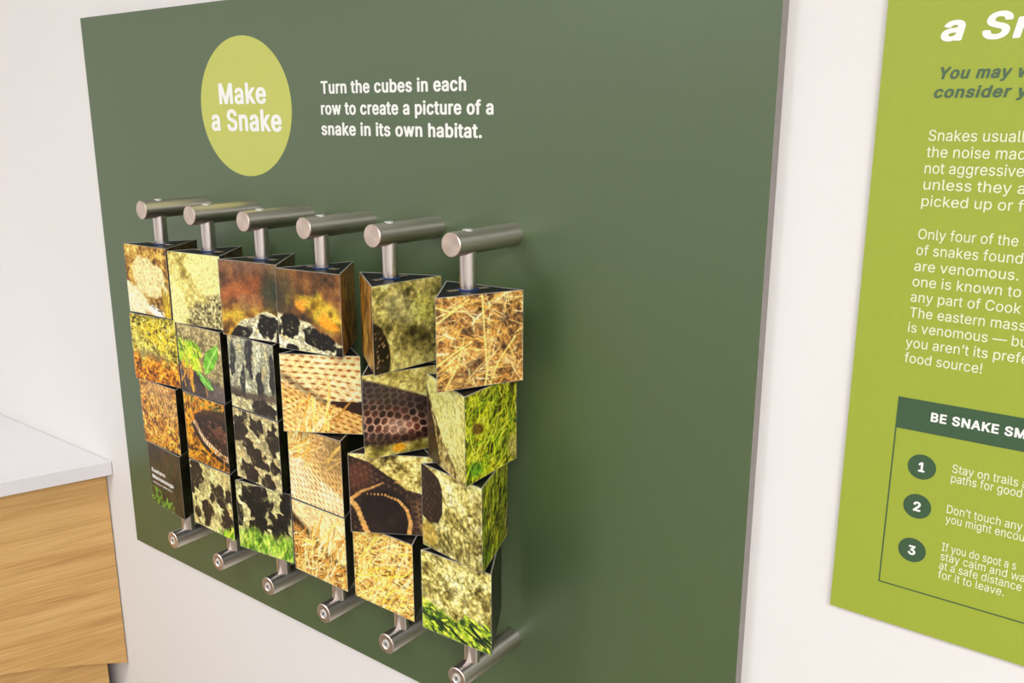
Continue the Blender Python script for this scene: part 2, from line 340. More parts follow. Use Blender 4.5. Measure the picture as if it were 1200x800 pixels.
  'n': (410, "54 -18 123 -17 142 -10 147 -2 148 230 150 254 159 278 171 294 187 305 211 311 227 308 244 294 254 278 261 254 262 -2 268 -10 291 -18 363 -18 387 -8 391 -2 391 6 391 238 388 278 380 310 369 334 350 358 331 374 291 393 235 402 187 398 147 385 123 396 51 397 27 391 19 382 19 -2 24 -10 35 -15", "29 27 28 30 27 29 33 31 32 33 30 31 30 26 27 34 30 33 34 26 30 35 6 34 6 7 34 7 8 34 8 26 34 8 25 26 8 9 25 9 24 25 9 23 24 10 23 9 10 22 23 11 22 10 12 22 11 35 5 6 13 22 12 13 21 22 35 4 5 14 21 13 14 20 21 35 3 4 14 19 20 36 3 35 36 2 3 15 19 14 15 18 19 15 17 18 37 2 36 37 1 2 16 17 15 0 1 37"),
  'o': (415, "208 -26 248 -23 288 -13 326 6 356 30 382 62 401 102 411 142 415 190 412 230 403 270 384 310 360 342 333 366 296 386 256 398 208 402 168 399 128 390 88 370 56 343 36 318 15 278 5 238 0 190 4 142 14 102 34 62 59 30 89 6 128 -13 168 -23 184 69 171 78 156 94 140 126 131 166 132 214 141 254 159 286 184 307 200 311 216 311 232 306 248 295 271 262 284 214 283 158 269 110 259 94 244 78 232 70 216 65 200 65", "17 15 16 18 15 17 18 14 15 19 14 18 19 13 14 20 13 19 20 12 13 21 12 20 21 11 12 22 41 21 41 11 21 22 40 41 42 11 41 43 11 42 43 10 11 22 39 40 44 10 43 45 10 44 22 38 39 23 38 22 45 9 10 46 9 45 23 37 38 24 37 23 46 8 9 24 36 37 47 8 46 25 36 24 47 7 8 25 35 36 48 7 47 26 35 25 48 6 7 26 34 35 49 6 48 27 34 26 49 5 6 27 33 34 50 5 49 27 32 33 51 5 50 52 5 51 27 53 32 53 5 52 27 5 53 28 5 27 28 4 5 29 4 28 29 3 4 30 3 29 30 2 3 30 1 2 31 1 30 31 0 1"),
  'p': (424, "54 -161 123 -160 139 -155 147 -146 148 -17 155 -12 187 -22 227 -26 267 -23 307 -12 339 4 363 23 384 47 402 79 416 119 423 159 423 215 415 263 400 303 379 335 355 360 319 383 275 398 227 402 187 399 147 385 123 396 51 397 27 391 19 383 19 -145 24 -153 35 -158 203 68 177 87 158 119 148 159 148 215 157 255 174 287 195 305 211 311 227 311 243 307 259 295 280 263 293 215 293 167 282 119 263 87 251 75 235 67 219 65", "24 22 23 25 22 24 25 21 22 28 26 27 28 25 26 29 25 28 29 21 25 30 38 29 38 39 29 39 40 29 40 21 29 40 41 21 41 20 21 41 19 20 41 42 19 42 18 19 43 18 42 44 18 43 44 17 18 45 17 44 46 17 45 46 16 17 30 37 38 30 36 37 47 16 46 47 15 16 48 15 47 30 35 36 48 14 15 30 34 35 49 14 48 49 13 14 30 33 34 50 13 49 50 12 13 51 12 50 30 52 33 52 12 51 30 4 52 4 5 52 5 12 52 5 11 12 5 10 11 5 9 10 6 9 5 6 8 9 30 3 4 7 8 6 31 3 30 31 2 3 32 2 31 32 1 2 0 1 32"),
  'r': (259, "54 -18 123 -17 142 -10 147 -2 148 238 151 262 164 286 187 303 203 308 251 305 267 309 275 316 277 326 277 382 275 390 267 397 251 401 203 402 172 398 147 390 115 397 51 397 27 391 19 382 19 -2 24 -10 35 -15", "18 16 17 18 15 16 19 15 18 22 20 21 22 19 20 19 14 15 23 19 22 19 13 14 23 13 19 24 5 23 5 6 23 6 13 23 6 7 13 7 8 13 8 12 13 8 11 12 8 10 11 8 9 10 24 4 5 24 3 4 25 3 24 25 2 3 26 2 25 26 1 2 0 1 26"),
  's': (365, "114 -18 154 -25 194 -26 234 -22 266 -13 298 1 327 22 348 46 359 70 365 102 362 134 353 158 334 182 314 198 282 214 165 246 152 254 143 270 144 286 153 302 170 312 186 314 210 309 225 294 237 270 258 260 286 262 338 273 354 282 357 286 355 302 344 326 330 347 299 374 267 390 234 399 194 402 154 400 114 392 82 378 51 358 30 334 19 310 13 278 16 246 26 222 44 198 66 181 98 165 213 134 225 126 233 110 233 94 223 78 210 69 186 64 162 66 146 76 137 86 127 110 120 118 106 123 82 123 26 111 5 102 2 94 8 70 20 46 31 30 66 2", "37 35 36 38 35 37 38 34 35 39 34 38 39 33 34 40 33 39 40 32 33 41 32 40 41 31 32 42 31 41 42 21 31 21 30 31 42 20 21 22 30 21 42 19 20 43 19 42 23 30 22 43 18 19 23 29 30 24 29 23 43 17 18 24 28 29 24 27 28 44 17 43 24 26 27 44 16 17 25 26 24 44 15 16 45 15 44 45 14 15 46 14 45 46 13 14 46 12 13 47 12 46 47 11 12 48 11 47 49 11 48 49 10 11 50 10 49 50 9 10 51 9 50 62 60 61 63 60 62 63 59 60 64 59 63 64 58 59 52 9 51 65 58 64 52 8 9 66 58 65 53 8 52 66 57 58 54 8 53 66 56 57 67 56 66 54 7 8 55 7 54 67 55 56 67 7 55 68 7 67 68 6 7 69 6 68 69 5 6 0 5 69 0 4 5 0 3 4 1 3 0 1 2 3"),
  't': (227, "110 -14 149 -21 197 -21 237 -11 244 -6 247 2 235 58 226 66 213 71 173 69 164 74 160 98 160 306 165 309 213 310 227 314 236 322 238 378 235 386 221 395 173 397 160 402 160 474 153 482 133 489 61 489 38 482 31 474 31 402 21 397 -11 395 -25 386 -28 378 -28 330 -26 322 -17 314 31 306 31 90 35 58 45 34 61 15 85 -3", "26 24 25 26 23 24 27 23 26 27 22 23 28 22 27 28 21 22 29 21 28 29 20 21 30 20 29 30 19 20 30 18 19 31 18 30 32 18 31 32 17 18 33 17 32 33 16 17 34 16 33 35 16 34 35 15 16 36 15 35 36 14 15 36 13 14 36 12 13 37 12 36 37 11 12 37 10 11 38 10 37 38 9 10 9 7 8 38 7 9 38 6 7 39 6 38 39 5 6 40 5 39 41 5 40 41 4 5 0 4 41 0 3 4 0 2 3 1 2 0"),
  'u': (410, "123 -15 155 -21 195 -23 227 -18 267 -7 280 -15 291 -18 355 -18 375 -15 388 -7 391 1 391 377 389 385 379 393 363 397 291 397 274 393 264 385 260 129 252 105 242 89 221 73 203 68 187 70 170 81 158 97 150 121 146 385 131 395 107 397 43 396 30 393 20 385 19 137 26 81 39 49 64 17 91 -2", "30 28 29 16 14 15 16 13 14 31 28 30 31 27 28 32 27 31 17 13 16 17 12 13 33 27 32 33 26 27 18 12 17 18 11 12 18 10 11 34 26 33 19 10 18 34 25 26 20 10 19 34 24 25 21 10 20 35 24 34 35 23 24 22 10 21 35 22 23 35 10 22 36 10 35 37 10 36 37 9 10 0 4 37 4 9 37 0 3 4 5 9 4 5 8 9 1 3 0 6 8 5 6 7 8 1 2 3"),
  'w': (567, "140 -18 205 -18 221 -14 229 -8 233 -2 285 172 335 -2 340 -10 357 -17 373 -18 437 -18 458 -10 463 -2 577 374 578 382 573 389 557 396 541 397 477 397 453 390 446 382 397 211 350 382 341 392 317 397 253 397 237 395 225 390 218 382 173 216 165 226 121 382 114 390 101 396 85 397 21 397 -5 390 -11 382 -10 374 104 -2 109 -10 117 -14", "35 33 34 26 24 25 18 16 17 26 23 24 36 33 35 19 16 18 19 15 16 36 32 33 27 23 26 27 22 23 37 32 36 37 31 32 28 22 27 20 15 19 20 14 15 38 31 37 38 30 31 29 22 28 29 21 22 21 14 20 21 13 14 39 30 38 21 12 13 39 29 30 39 5 29 5 21 29 5 12 21 39 4 5 6 12 5 40 4 39 40 3 4 7 12 6 7 11 12 40 2 3 41 2 40 8 11 7 8 10 11 41 1 2 0 1 41 9 10 8"),
 },
 'D': {
  ' ': (188, '', ''),
  '1': (453, "79 -26 394 -26 410 -21 422 -10 425 -2 425 54 418 70 410 76 394 80 322 81 314 81 310 86 310 510 301 526 290 532 274 535 194 535 178 530 63 446 52 430 54 350 59 342 73 334 90 332 106 337 170 384 178 382 178 86 170 81 74 81 58 77 49 70 42 54 43 -2 52 -18 66 -25", "16 14 15 17 14 16 17 13 14 18 13 17 18 12 13 18 26 12 26 11 12 19 26 18 20 25 19 25 26 19 20 24 25 27 11 26 21 24 20 22 24 21 22 23 24 28 11 27 28 10 11 28 9 10 29 9 28 29 8 9 30 8 29 30 7 8 31 7 30 31 6 7 32 6 31 32 5 6 33 5 32 33 4 5 34 4 33 34 3 4 34 2 3 35 2 34 35 1 2 0 1 35"),
  '2': (453, "67 -26 390 -26 406 -23 421 -10 423 -2 422 62 418 70 406 79 390 83 230 83 219 86 318 189 366 246 396 294 411 334 414 358 414 390 407 422 398 446 382 471 360 494 334 513 310 525 278 536 238 541 198 540 158 532 125 518 89 494 67 470 47 438 35 398 32 358 38 347 54 338 126 336 149 342 157 350 161 358 165 390 174 409 190 425 214 433 238 432 263 422 272 414 282 398 286 374 284 350 278 334 254 297 31 54 30 -2 32 -10 46 -22", "25 23 24 26 23 25 26 22 23 27 22 26 27 21 22 28 21 27 28 20 21 29 20 28 29 19 20 29 18 19 30 18 29 30 43 18 43 17 18 31 42 30 42 43 30 31 41 42 44 17 43 31 40 41 45 17 44 45 16 17 46 16 45 31 39 40 32 39 31 47 16 46 32 38 39 47 15 16 48 15 47 33 38 32 33 37 38 48 14 15 33 36 37 49 14 48 34 36 33 34 35 36 50 14 49 50 13 14 51 13 50 51 12 13 51 11 12 51 10 11 51 9 10 51 8 9 51 7 8 51 6 7 51 5 6 51 4 5 52 4 51 53 4 52 53 3 4 54 3 53 54 2 3 0 2 54 0 1 2"),
  '3': (453, "217 -33 258 -30 290 -24 322 -12 346 1 374 23 394 45 410 70 420 95 426 127 426 167 418 199 403 231 378 263 354 282 322 300 286 311 289 319 402 447 406 455 406 511 402 522 386 533 370 535 66 535 46 527 36 511 36 447 40 439 50 431 66 426 218 426 224 423 127 311 123 303 123 247 130 231 146 223 234 219 258 211 274 200 290 175 295 151 293 127 283 103 266 87 250 80 226 76 202 77 178 84 161 95 149 111 140 143 122 156 34 157 18 148 10 135 14 103 24 71 45 39 69 15 98 -4 138 -21 178 -30", "24 22 23 25 22 24 25 21 22 26 21 25 26 20 21 27 20 26 27 19 20 27 18 19 28 18 27 28 31 18 31 32 18 32 17 18 29 31 28 30 31 29 33 17 32 33 16 17 34 16 33 34 15 16 35 15 34 35 14 15 35 13 14 35 12 13 36 12 35 37 12 36 37 38 12 38 11 12 39 11 38 40 11 39 41 11 40 41 10 11 42 10 41 42 9 10 55 53 54 55 52 53 43 9 42 56 52 55 56 51 52 57 51 56 44 9 43 44 8 9 57 50 51 58 50 57 45 8 44 58 49 50 45 7 8 46 7 45 58 48 49 47 7 46 58 47 48 58 7 47 59 7 58 59 6 7 59 5 6 60 5 59 60 4 5 61 4 60 61 3 4 62 3 61 62 2 3 63 2 62 63 1 2 0 1 63"),
  'A': (480, "19 -26 86 -26 102 -22 110 -17 118 -5 159 110 166 116 310 116 318 114 364 -10 371 -18 382 -24 470 -25 486 -19 494 -10 496 6 311 510 302 525 294 531 278 535 198 535 182 530 170 518 -17 6 -15 -10 -8 -18 6 -25 206 225 200 230 238 341 278 230 270 225", "20 18 19 21 18 20 21 17 18 22 17 21 22 16 17 23 16 22 23 29 16 29 15 16 23 28 29 30 15 29 23 27 28 31 15 30 23 31 27 23 6 31 6 7 31 7 8 31 8 15 31 23 5 6 9 15 8 23 4 5 24 4 23 9 14 15 24 3 4 25 3 24 10 14 9 10 13 14 25 2 3 26 2 25 11 13 10 11 12 13 26 1 2 0 1 26"),
  'B': (456, "63 -26 258 -26 322 -18 362 -4 393 14 418 37 434 62 444 86 451 118 451 150 446 182 437 206 423 230 384 270 408 294 425 326 432 366 429 406 419 438 402 467 378 492 352 510 306 527 250 535 58 535 42 531 28 518 26 502 26 -2 36 -18 50 -25 162 83 159 86 159 198 162 204 266 203 290 194 311 174 320 150 320 126 314 109 298 93 282 87 258 83 162 313 159 318 159 422 162 425 258 424 274 420 292 406 300 390 302 366 295 342 282 326 266 316 250 312", "25 23 24 25 22 23 26 22 25 26 21 22 27 21 26 27 20 21 28 46 27 46 47 27 47 20 27 47 19 20 47 18 19 47 48 18 48 17 18 49 17 48 28 45 46 50 17 49 51 17 50 51 16 17 52 16 51 53 16 52 53 15 16 54 15 53 54 14 15 55 14 54 28 44 45 56 14 55 28 34 44 34 56 44 34 14 56 34 13 14 34 12 13 34 11 12 34 35 11 35 10 11 28 33 34 36 10 35 28 32 33 37 10 36 37 9 10 38 9 37 39 9 38 39 8 9 40 8 39 40 7 8 41 7 40 42 7 41 43 7 42 28 31 32 43 6 7 31 6 43 28 6 31 28 5 6 28 4 5 28 3 4 29 3 28 29 2 3 30 2 29 30 1 2 0 1 30"),
  'E': (419, "63 -26 378 -26 394 -22 407 -10 409 -2 409 62 405 70 394 79 378 83 170 83 159 86 159 198 162 202 362 203 383 214 389 230 388 294 382 302 370 309 354 312 162 313 159 318 159 422 170 426 370 426 391 430 401 438 406 454 406 510 404 518 394 529 370 535 58 535 42 531 28 518 26 502 26 -2 36 -18 50 -25", "32 30 31 33 30 32 34 30 33 34 29 30 35 29 34 35 28 29 35 27 28 36 22 35 22 23 35 23 27 35 23 26 27 23 25 26 23 24 25 36 21 22 36 20 21 36 11 20 11 12 20 12 19 20 12 18 19 12 17 18 12 16 17 12 15 16 12 14 15 12 13 14 36 10 11 36 9 10 36 8 9 36 7 8 36 6 7 36 5 6 36 4 5 37 4 36 37 3 4 37 2 3 38 2 37 38 1 2 0 1 38"),
  'H': (517, "63 -26 130 -26 146 -20 156 -10 159 -2 159 198 162 205 170 206 354 206 358 198 358 -2 361 -10 378 -24 394 -26 466 -25 481 -18 488 -10 491 6 491 510 482 526 458 535 386 534 370 528 361 518 358 510 358 318 354 315 162 315 159 318 159 510 156 518 146 529 122 535 50 534 35 526 28 518 26 502 26 -2 36 -18 50 -25", "33 31 32 21 19 20 22 19 21 34 31 33 34 30 31 23 19 22 23 18 19 35 30 34 36 30 35 36 29 30 24 18 23 36 28 29 25 18 24 25 17 18 37 28 36 37 27 28 26 17 25 37 6 27 6 26 27 6 7 26 7 8 26 8 17 26 9 17 8 37 5 6 37 4 5 10 17 9 10 16 17 38 4 37 38 3 4 11 16 10 38 2 3 12 16 11 12 15 16 39 2 38 12 14 15 39 1 2 13 14 12 0 1 39"),
  'K': (467, "63 -26 130 -26 146 -20 156 -10 159 -2 159 158 194 196 348 -18 370 -26 450 -26 466 -22 480 -10 482 6 477 14 283 286 476 494 482 510 474 526 450 535 362 535 346 531 331 518 162 336 159 342 159 510 154 521 146 529 130 534 58 535 42 531 28 518 26 502 26 -2 36 -18 50 -25", "20 18 19 20 17 18 29 27 28 29 26 27 21 17 20 30 26 29 30 25 26 21 16 17 30 24 25 31 24 30 22 16 21 31 23 24 22 15 16 32 23 31 22 14 15 32 22 23 32 5 22 5 6 22 6 14 22 6 13 14 7 13 6 32 4 5 7 12 13 7 11 12 33 4 32 33 3 4 33 2 3 7 10 11 34 2 33 8 10 7 34 1 2 8 9 10 0 1 34"),
  'M': (628, "63 -26 130 -25 146 -18 153 -10 156 6 156 206 162 222 255 -10 266 -21 282 -26 346 -26 362 -21 370 -14 466 227 470 214 470 6 473 -10 490 -24 506 -26 570 -26 586 -22 594 -16 602 -2 602 502 599 518 593 526 570 535 482 535 466 534 450 525 442 512 314 183 186 511 178 525 162 533 146 535 58 535 42 531 34 525 26 510 26 -2 36 -18 50 -25", "36 34 35 28 26 27 37 34 36 28 25 26 29 25 28 37 33 34 38 33 37 29 24 25 39 33 38 30 24 29 39 32 33 30 23 24 31 23 30 39 31 32 40 6 39 6 31 39 31 13 23 13 22 23 31 12 13 14 22 13 40 5 6 7 31 6 15 22 14 40 4 5 7 12 31 40 3 4 16 22 15 41 3 40 16 21 22 41 2 3 8 12 7 17 21 16 8 11 12 17 20 21 42 2 41 42 1 2 8 10 11 9 10 8 17 19 20 18 19 17 0 1 42"),
  'N': (523, "63 -26 138 -24 154 -13 159 -2 159 286 162 294 362 -18 386 -26 466 -26 482 -22 495 -10 497 6 497 510 489 526 466 535 394 534 378 529 367 518 365 510 365 222 362 212 162 526 138 535 58 535 42 531 28 518 26 502 26 -2 36 -18 50 -25", "23 21 22 24 21 23 15 13 14 16 13 15 25 21 24 17 13 16 25 20 21 17 12 13 26 20 25 18 12 17 19 12 18 19 11 12 27 5 26 5 20 26 27 4 5 6 20 5 27 3 4 20 11 19 6 11 20 6 10 11 28 3 27 28 2 3 6 9 10 28 1 2 7 9 6 29 1 28 7 8 9 29 0 1"),
  'R': (449, "63 -26 130 -26 146 -20 156 -10 159 -2 159 166 162 170 170 172 218 172 226 168 322 -10 330 -19 354 -26 434 -26 450 -20 459 -10 462 -2 458 12 357 198 381 214 402 234 417 254 430 278 437 302 443 334 443 366 438 398 428 430 410 462 386 487 354 509 306 527 250 534 58 535 42 531 28 518 26 502 26 -2 36 -18 50 -25 162 282 159 286 159 422 170 426 250 425 274 420 295 406 307 382 311 350 306 318 290 295 274 287 250 282", "34 32 33 34 31 32 35 31 34 35 30 31 36 30 35 36 29 30 37 42 36 42 43 36 43 29 36 43 28 29 43 27 28 43 44 27 44 26 27 45 26 44 37 41 42 46 26 45 47 26 46 47 25 26 48 25 47 48 24 25 49 24 48 49 23 24 50 23 49 50 22 23 51 22 50 52 22 51 37 40 41 37 5 40 5 52 40 5 6 52 6 22 52 6 21 22 6 20 21 6 19 20 6 7 19 7 18 19 7 8 18 8 9 18 9 17 18 10 17 9 37 4 5 10 16 17 38 4 37 38 3 4 10 15 16 38 2 3 11 15 10 11 14 15 39 2 38 12 14 11 12 13 14 39 1 2 0 1 39"),
  'S': (447, "151 -27 196 -34 244 -34 292 -28 332 -15 370 5 399 29 422 61 436 93 442 141 437 181 422 213 396 245 364 268 331 285 180 333 158 349 150 365 151 389 165 413 188 427 220 432 254 429 284 414 298 397 308 365 324 354 404 352 420 357 430 365 435 381 430 413 417 445 401 469 380 490 356 508 332 520 300 532 260 540 212 541 164 535 124 522 87 501 59 477 36 445 23 413 18 373 23 333 37 301 64 269 92 248 132 228 281 181 303 165 311 149 311 133 307 117 288 93 260 80 220 75 188 80 161 93 147 109 134 149 116 161 36 163 20 159 9 149 4 133 12 93 26 61 42 37 67 13 90 -3 124 -19", "40 38 39 40 37 38 41 37 40 41 36 37 42 36 41 42 35 36 42 34 35 43 34 42 43 33 34 44 33 43 44 32 33 45 21 44 21 32 44 21 31 32 45 20 21 22 31 21 23 31 22 45 19 20 24 31 23 46 19 45 46 18 19 24 30 31 25 30 24 46 17 18 25 29 30 47 17 46 47 16 17 26 29 25 26 28 29 26 27 28 47 15 16 47 14 15 48 14 47 49 14 48 49 13 14 50 13 49 50 12 13 51 12 50 51 11 12 52 11 51 52 10 11 53 10 52 53 9 10 54 9 53 66 64 65 66 63 64 67 63 66 68 63 67 68 62 63 55 9 54 55 8 9 69 62 68 56 8 55 57 8 56 69 61 62 70 61 69 70 60 61 58 8 57 58 7 8 59 7 58 70 59 60 70 7 59 71 7 70 71 6 7 72 6 71 72 5 6 73 5 72 73 4 5 74 4 73 74 3 4 0 3 74 1 3 0 1 2 3"),
  'T': (449, "196 -26 270 -24 286 -13 291 -2 291 422 302 426 422 426 438 431 450 446 451 510 442 526 430 533 30 535 14 531 0 518 -2 510 -1 446 3 438 13 430 30 426 150 426 159 422 159 -2 168 -18 182 -25", "13 11 12 13 10 11 14 10 13 14 9 10 15 9 14 16 9 15 16 8 9 17 8 16 17 7 8 18 7 17 18 6 7 19 6 18 19 5 6 20 5 19 21 5 20 21 4 5 22 4 21 22 3 4 23 3 22 23 2 3 23 1 2 24 1 23 24 0 1"),
  'Y': (472, "206 -26 278 -25 292 -18 299 -10 302 -2 302 198 304 206 488 502 487 518 470 532 454 535 382 535 366 532 356 526 238 337 230 343 116 526 94 535 14 535 -2 531 -15 518 -18 510 -12 494 167 206 169 198 170 -2 172 -10 182 -20", "12 10 11 12 9 10 19 17 18 19 16 17 13 9 12 13 8 9 20 16 19 20 15 16 14 8 13 21 15 20 14 7 8 22 15 21 14 6 7 23 15 22 23 14 15 23 6 14 24 6 23 24 5 6 25 5 24 25 4 5 26 4 25 26 3 4 27 3 26 27 2 3 27 1 2 0 1 27"),
  'a': (389, "102 -27 140 -34 180 -34 212 -28 244 -16 268 -25 340 -26 356 -21 368 -11 371 5 371 245 367 293 356 325 335 357 316 374 284 393 252 403 204 410 156 408 116 398 84 385 52 363 32 341 13 309 7 293 8 285 20 271 92 248 108 249 121 253 130 261 148 289 164 299 180 304 204 304 220 300 230 293 239 277 241 261 236 254 116 236 60 216 26 189 5 157 -2 133 -3 101 1 69 10 45 26 21 44 3 68 -13 148 74 132 84 127 93 126 109 132 125 145 133 164 139 238 149 242 141 238 117 231 101 216 85 188 73 164 72", "18 16 17 19 16 18 19 15 16 20 15 19 20 14 15 21 14 20 21 13 14 22 13 21 22 12 13 23 12 22 23 34 12 34 11 12 24 33 23 33 34 23 35 11 34 24 32 33 36 11 35 24 31 32 25 31 24 37 11 36 37 10 11 25 30 31 26 30 25 38 10 37 27 30 26 27 29 30 39 10 38 40 10 39 27 28 29 40 58 10 58 9 10 41 58 40 42 58 41 43 58 42 44 58 43 44 57 58 59 9 58 60 9 59 44 56 57 45 56 44 45 55 56 45 54 55 61 9 60 45 53 54 46 53 45 62 9 61 46 52 53 63 9 62 46 51 52 46 64 51 64 9 63 46 9 64 47 9 46 48 9 47 49 9 48 49 8 9 50 8 49 50 4 8 4 7 8 0 4 50 0 3 4 5 7 4 5 6 7 1 3 0 1 2 3"),
  'c': (396, "208 -34 240 -32 272 -25 304 -13 328 1 353 22 373 46 386 70 397 102 390 118 378 126 304 143 288 140 278 134 256 94 240 80 224 74 200 73 180 78 160 93 148 110 138 134 133 158 132 214 146 262 156 278 172 294 184 300 200 303 232 300 256 282 276 246 296 236 312 237 376 253 389 262 394 270 394 286 380 318 360 346 336 369 312 385 280 399 248 407 208 410 168 407 128 396 88 375 59 350 34 318 15 278 4 238 0 190 4 142 13 102 32 62 55 30 88 1 120 -17 160 -30", "45 43 44 46 43 45 46 42 43 46 41 42 47 41 46 47 40 41 48 40 47 48 39 40 49 39 48 49 38 39 50 28 49 28 38 49 28 37 38 50 27 28 29 37 28 50 26 27 30 37 29 50 25 26 30 36 37 31 36 30 51 25 50 51 24 25 31 35 36 51 23 24 31 34 35 31 33 34 32 33 31 52 23 51 52 22 23 53 22 52 53 21 22 12 10 11 54 21 53 13 10 12 54 20 21 14 10 13 14 9 10 14 8 9 54 19 20 55 19 54 14 7 8 15 7 14 55 18 19 16 7 15 55 17 18 17 7 16 55 7 17 55 6 7 56 6 55 56 5 6 57 5 56 57 4 5 57 3 4 58 3 57 58 2 3 59 2 58 59 1 2 0 1 59"),
  'd': (424, "138 -26 176 -33 216 -33 251 -26 280 -13 304 -25 376 -26 392 -21 403 -10 406 6 406 510 404 518 392 529 376 534 312 535 288 528 279 518 277 510 276 398 272 394 240 406 208 410 168 409 128 399 92 382 64 360 42 334 23 302 9 262 1 206 3 142 15 94 34 54 64 17 100 -10 184 76 159 94 141 126 131 174 133 222 144 262 161 286 184 301 216 303 240 293 255 278 264 262 276 214 276 158 265 118 256 102 242 86 216 74", "15 13 14 15 12 13 15 11 12 16 11 15 17 11 16 17 10 11 18 10 17 18 9 10 22 20 21 23 20 22 23 19 20 24 19 23 19 9 18 24 44 19 44 45 19 45 46 19 46 9 19 25 43 24 43 44 24 26 43 25 27 43 26 27 42 43 28 42 27 28 41 42 28 40 41 29 40 28 29 39 40 47 9 46 29 38 39 48 9 47 30 38 29 30 37 38 49 9 48 31 37 30 31 36 37 50 9 49 51 9 50 32 36 31 32 35 36 52 9 51 32 52 35 32 9 52 33 9 32 34 9 33 34 8 9 0 4 34 4 8 34 4 7 8 0 3 4 5 7 4 5 6 7 1 3 0 1 2 3"),
  'e': (404, "148 -26 192 -33 232 -33 272 -27 304 -16 342 6 368 30 385 54 398 86 396 102 384 112 304 131 288 128 280 123 263 94 248 81 224 73 200 73 184 76 166 86 150 102 141 118 135 134 134 142 136 143 376 144 392 149 402 158 405 166 405 190 401 246 392 282 376 318 353 350 328 372 296 391 264 403 224 410 176 409 136 400 104 386 72 363 45 334 25 302 10 262 1 214 1 166 8 118 23 78 42 46 72 13 107 -10 144 247 138 254 146 270 159 286 176 298 200 304 224 302 241 294 256 278 268 254 264 248 256 247", "38 36 37 39 36 38 39 35 36 40 35 39 40 34 35 41 34 40 41 33 34 42 33 41 42 32 33 43 32 42 43 57 32 57 58 32 58 31 32 43 56 57 44 56 43 59 31 58 44 55 56 60 31 59 44 54 55 60 30 31 61 30 60 44 53 54 45 53 44 45 52 53 62 30 61 63 30 62 45 63 52 45 30 63 45 29 30 46 29 45 46 28 29 47 24 46 24 28 46 24 27 28 24 26 27 24 25 26 47 23 24 47 22 23 47 21 22 12 10 11 13 10 12 14 10 13 48 21 47 48 20 21 14 9 10 48 19 20 14 8 9 15 8 14 48 18 19 15 7 8 16 7 15 49 18 48 49 17 18 49 16 17 49 7 16 49 6 7 50 6 49 50 5 6 51 5 50 51 4 5 0 4 51 0 3 4 1 3 0 1 2 3"),
  'i': (167, "54 422 79 417 103 419 127 428 147 446 159 470 159 494 149 518 133 534 103 548 71 549 39 537 18 518 8 494 8 478 11 462 28 438 55 -26 127 -24 138 -18 148 -2 148 382 137 398 119 405 39 403 23 392 19 382 19 -2 21 -10 31 -20", "24 22 23 25 22 24 25 21 22 26 21 25 27 21 26 27 20 21 28 20 27 28 19 20 29 19 28 29 18 19 17 18 29 11 9 10 11 8 9 12 8 11 12 7 8 13 7 12 13 6 7 14 6 13 14 5 6 15 5 14 15 4 5 16 4 15 16 3 4 0 3 16 0 2 3 1 2 0"),
  'k': (381, "56 -26 123 -25 138 -18 145 -10 148 -2 148 118 155 127 262 -10 275 -21 291 -26 379 -26 397 -18 406 -2 401 14 243 214 389 366 393 374 391 390 379 401 363 405 283 405 267 401 155 290 149 294 148 302 148 510 139 526 123 534 43 534 27 525 19 510 19 -2 28 -18 43 -25", "28 26 27 29 26 28 29 25 26 30 25 29 31 25 30 31 24 25 21 19 20 21 18 19 22 18 21 22 17 18 22 16 17 22 15 16 22 14 15 31 23 24 31 22 23 31 14 22 31 6 14 6 13 14 31 5 6 7 13 6 31 4 5 7 12 13 32 4 31 32 3 4 7 11 12 32 2 3 8 11 7 33 2 32 33 1 2 8 10 11 9 10 8 0 1 33"),
  'm': (610, "56 -26 123 -25 138 -18 145 -10 148 -2 149 254 157 278 170 294 187 303 203 304 219 300 227 294 234 286 239 270 240 -2 250 -18 267 -25 339 -26 355 -21 367 -10 369 -2 371 262 376 278 388 294 403 302 419 304 435 302 449 294 455 286 460 270 462 -2 464 -10 475 -20 491 -26 563 -26 581 -18 591 -2 590 270 581 318 559 358 539 379 515 394 483 406 451 412 411 410 379 403 347 389 323 371 283 399 259 407 235 411 187 409 147 394 115 405 51 405 29 398 19 382 19 -2 28 -18 43 -25", "44 42 43 51 49 50 45 42 44 52 49 51 52 48 49 45 41 42 55 53 54 55 52 53 46 41 45 52 47 48 56 52 55 56 47 52 46 40 41 47 40 46 57 6 56 6 7 56 7 8 56 8 47 56 47 39 40 8 39 47 8 9 39 9 38 39 9 25 38 25 26 38 26 37 38 9 24 25 10 24 9 10 23 24 27 37 26 11 23 10 12 23 11 12 22 23 28 37 27 13 22 12 29 37 28 57 5 6 13 21 22 14 21 13 30 37 29 30 36 37 14 20 21 57 4 5 58 4 57 58 3 4 15 20 14 15 19 20 31 36 30 31 35 36 58 2 3 15 18 19 32 35 31 59 2 58 59 1 2 16 18 15 32 34 35 33 34 32 16 17 18 0 1 59"),
  'n': (410, "56 -26 123 -25 138 -18 145 -10 148 -2 149 246 156 270 167 286 187 299 203 303 227 301 240 294 253 278 259 262 262 238 262 6 265 -10 275 -20 299 -26 363 -26 379 -20 388 -10 391 6 391 238 388 278 381 310 365 342 346 366 323 385 299 397 275 405 227 410 187 406 147 392 131 401 115 405 51 405 35 401 22 390 19 374 19 -2 28 -18 43 -25", "32 30 31 33 30 32 37 35 36 37 34 35 33 29 30 38 34 37 38 33 34 33 28 29 38 28 33 39 28 38 39 27 28 40 6 39 6 7 39 7 8 39 8 27 39 8 26 27 8 9 26 9 25 26 9 10 25 10 24 25 11 24 10 12 24 11 13 24 12 13 23 24 40 5 6 14 23 13 40 4 5 15 23 14 15 22 23 16 22 15 16 21 22 41 4 40 41 3 4 41 2 3 17 21 16 17 20 21 42 2 41 42 1 2 17 19 20 18 19 17 0 1 42"),
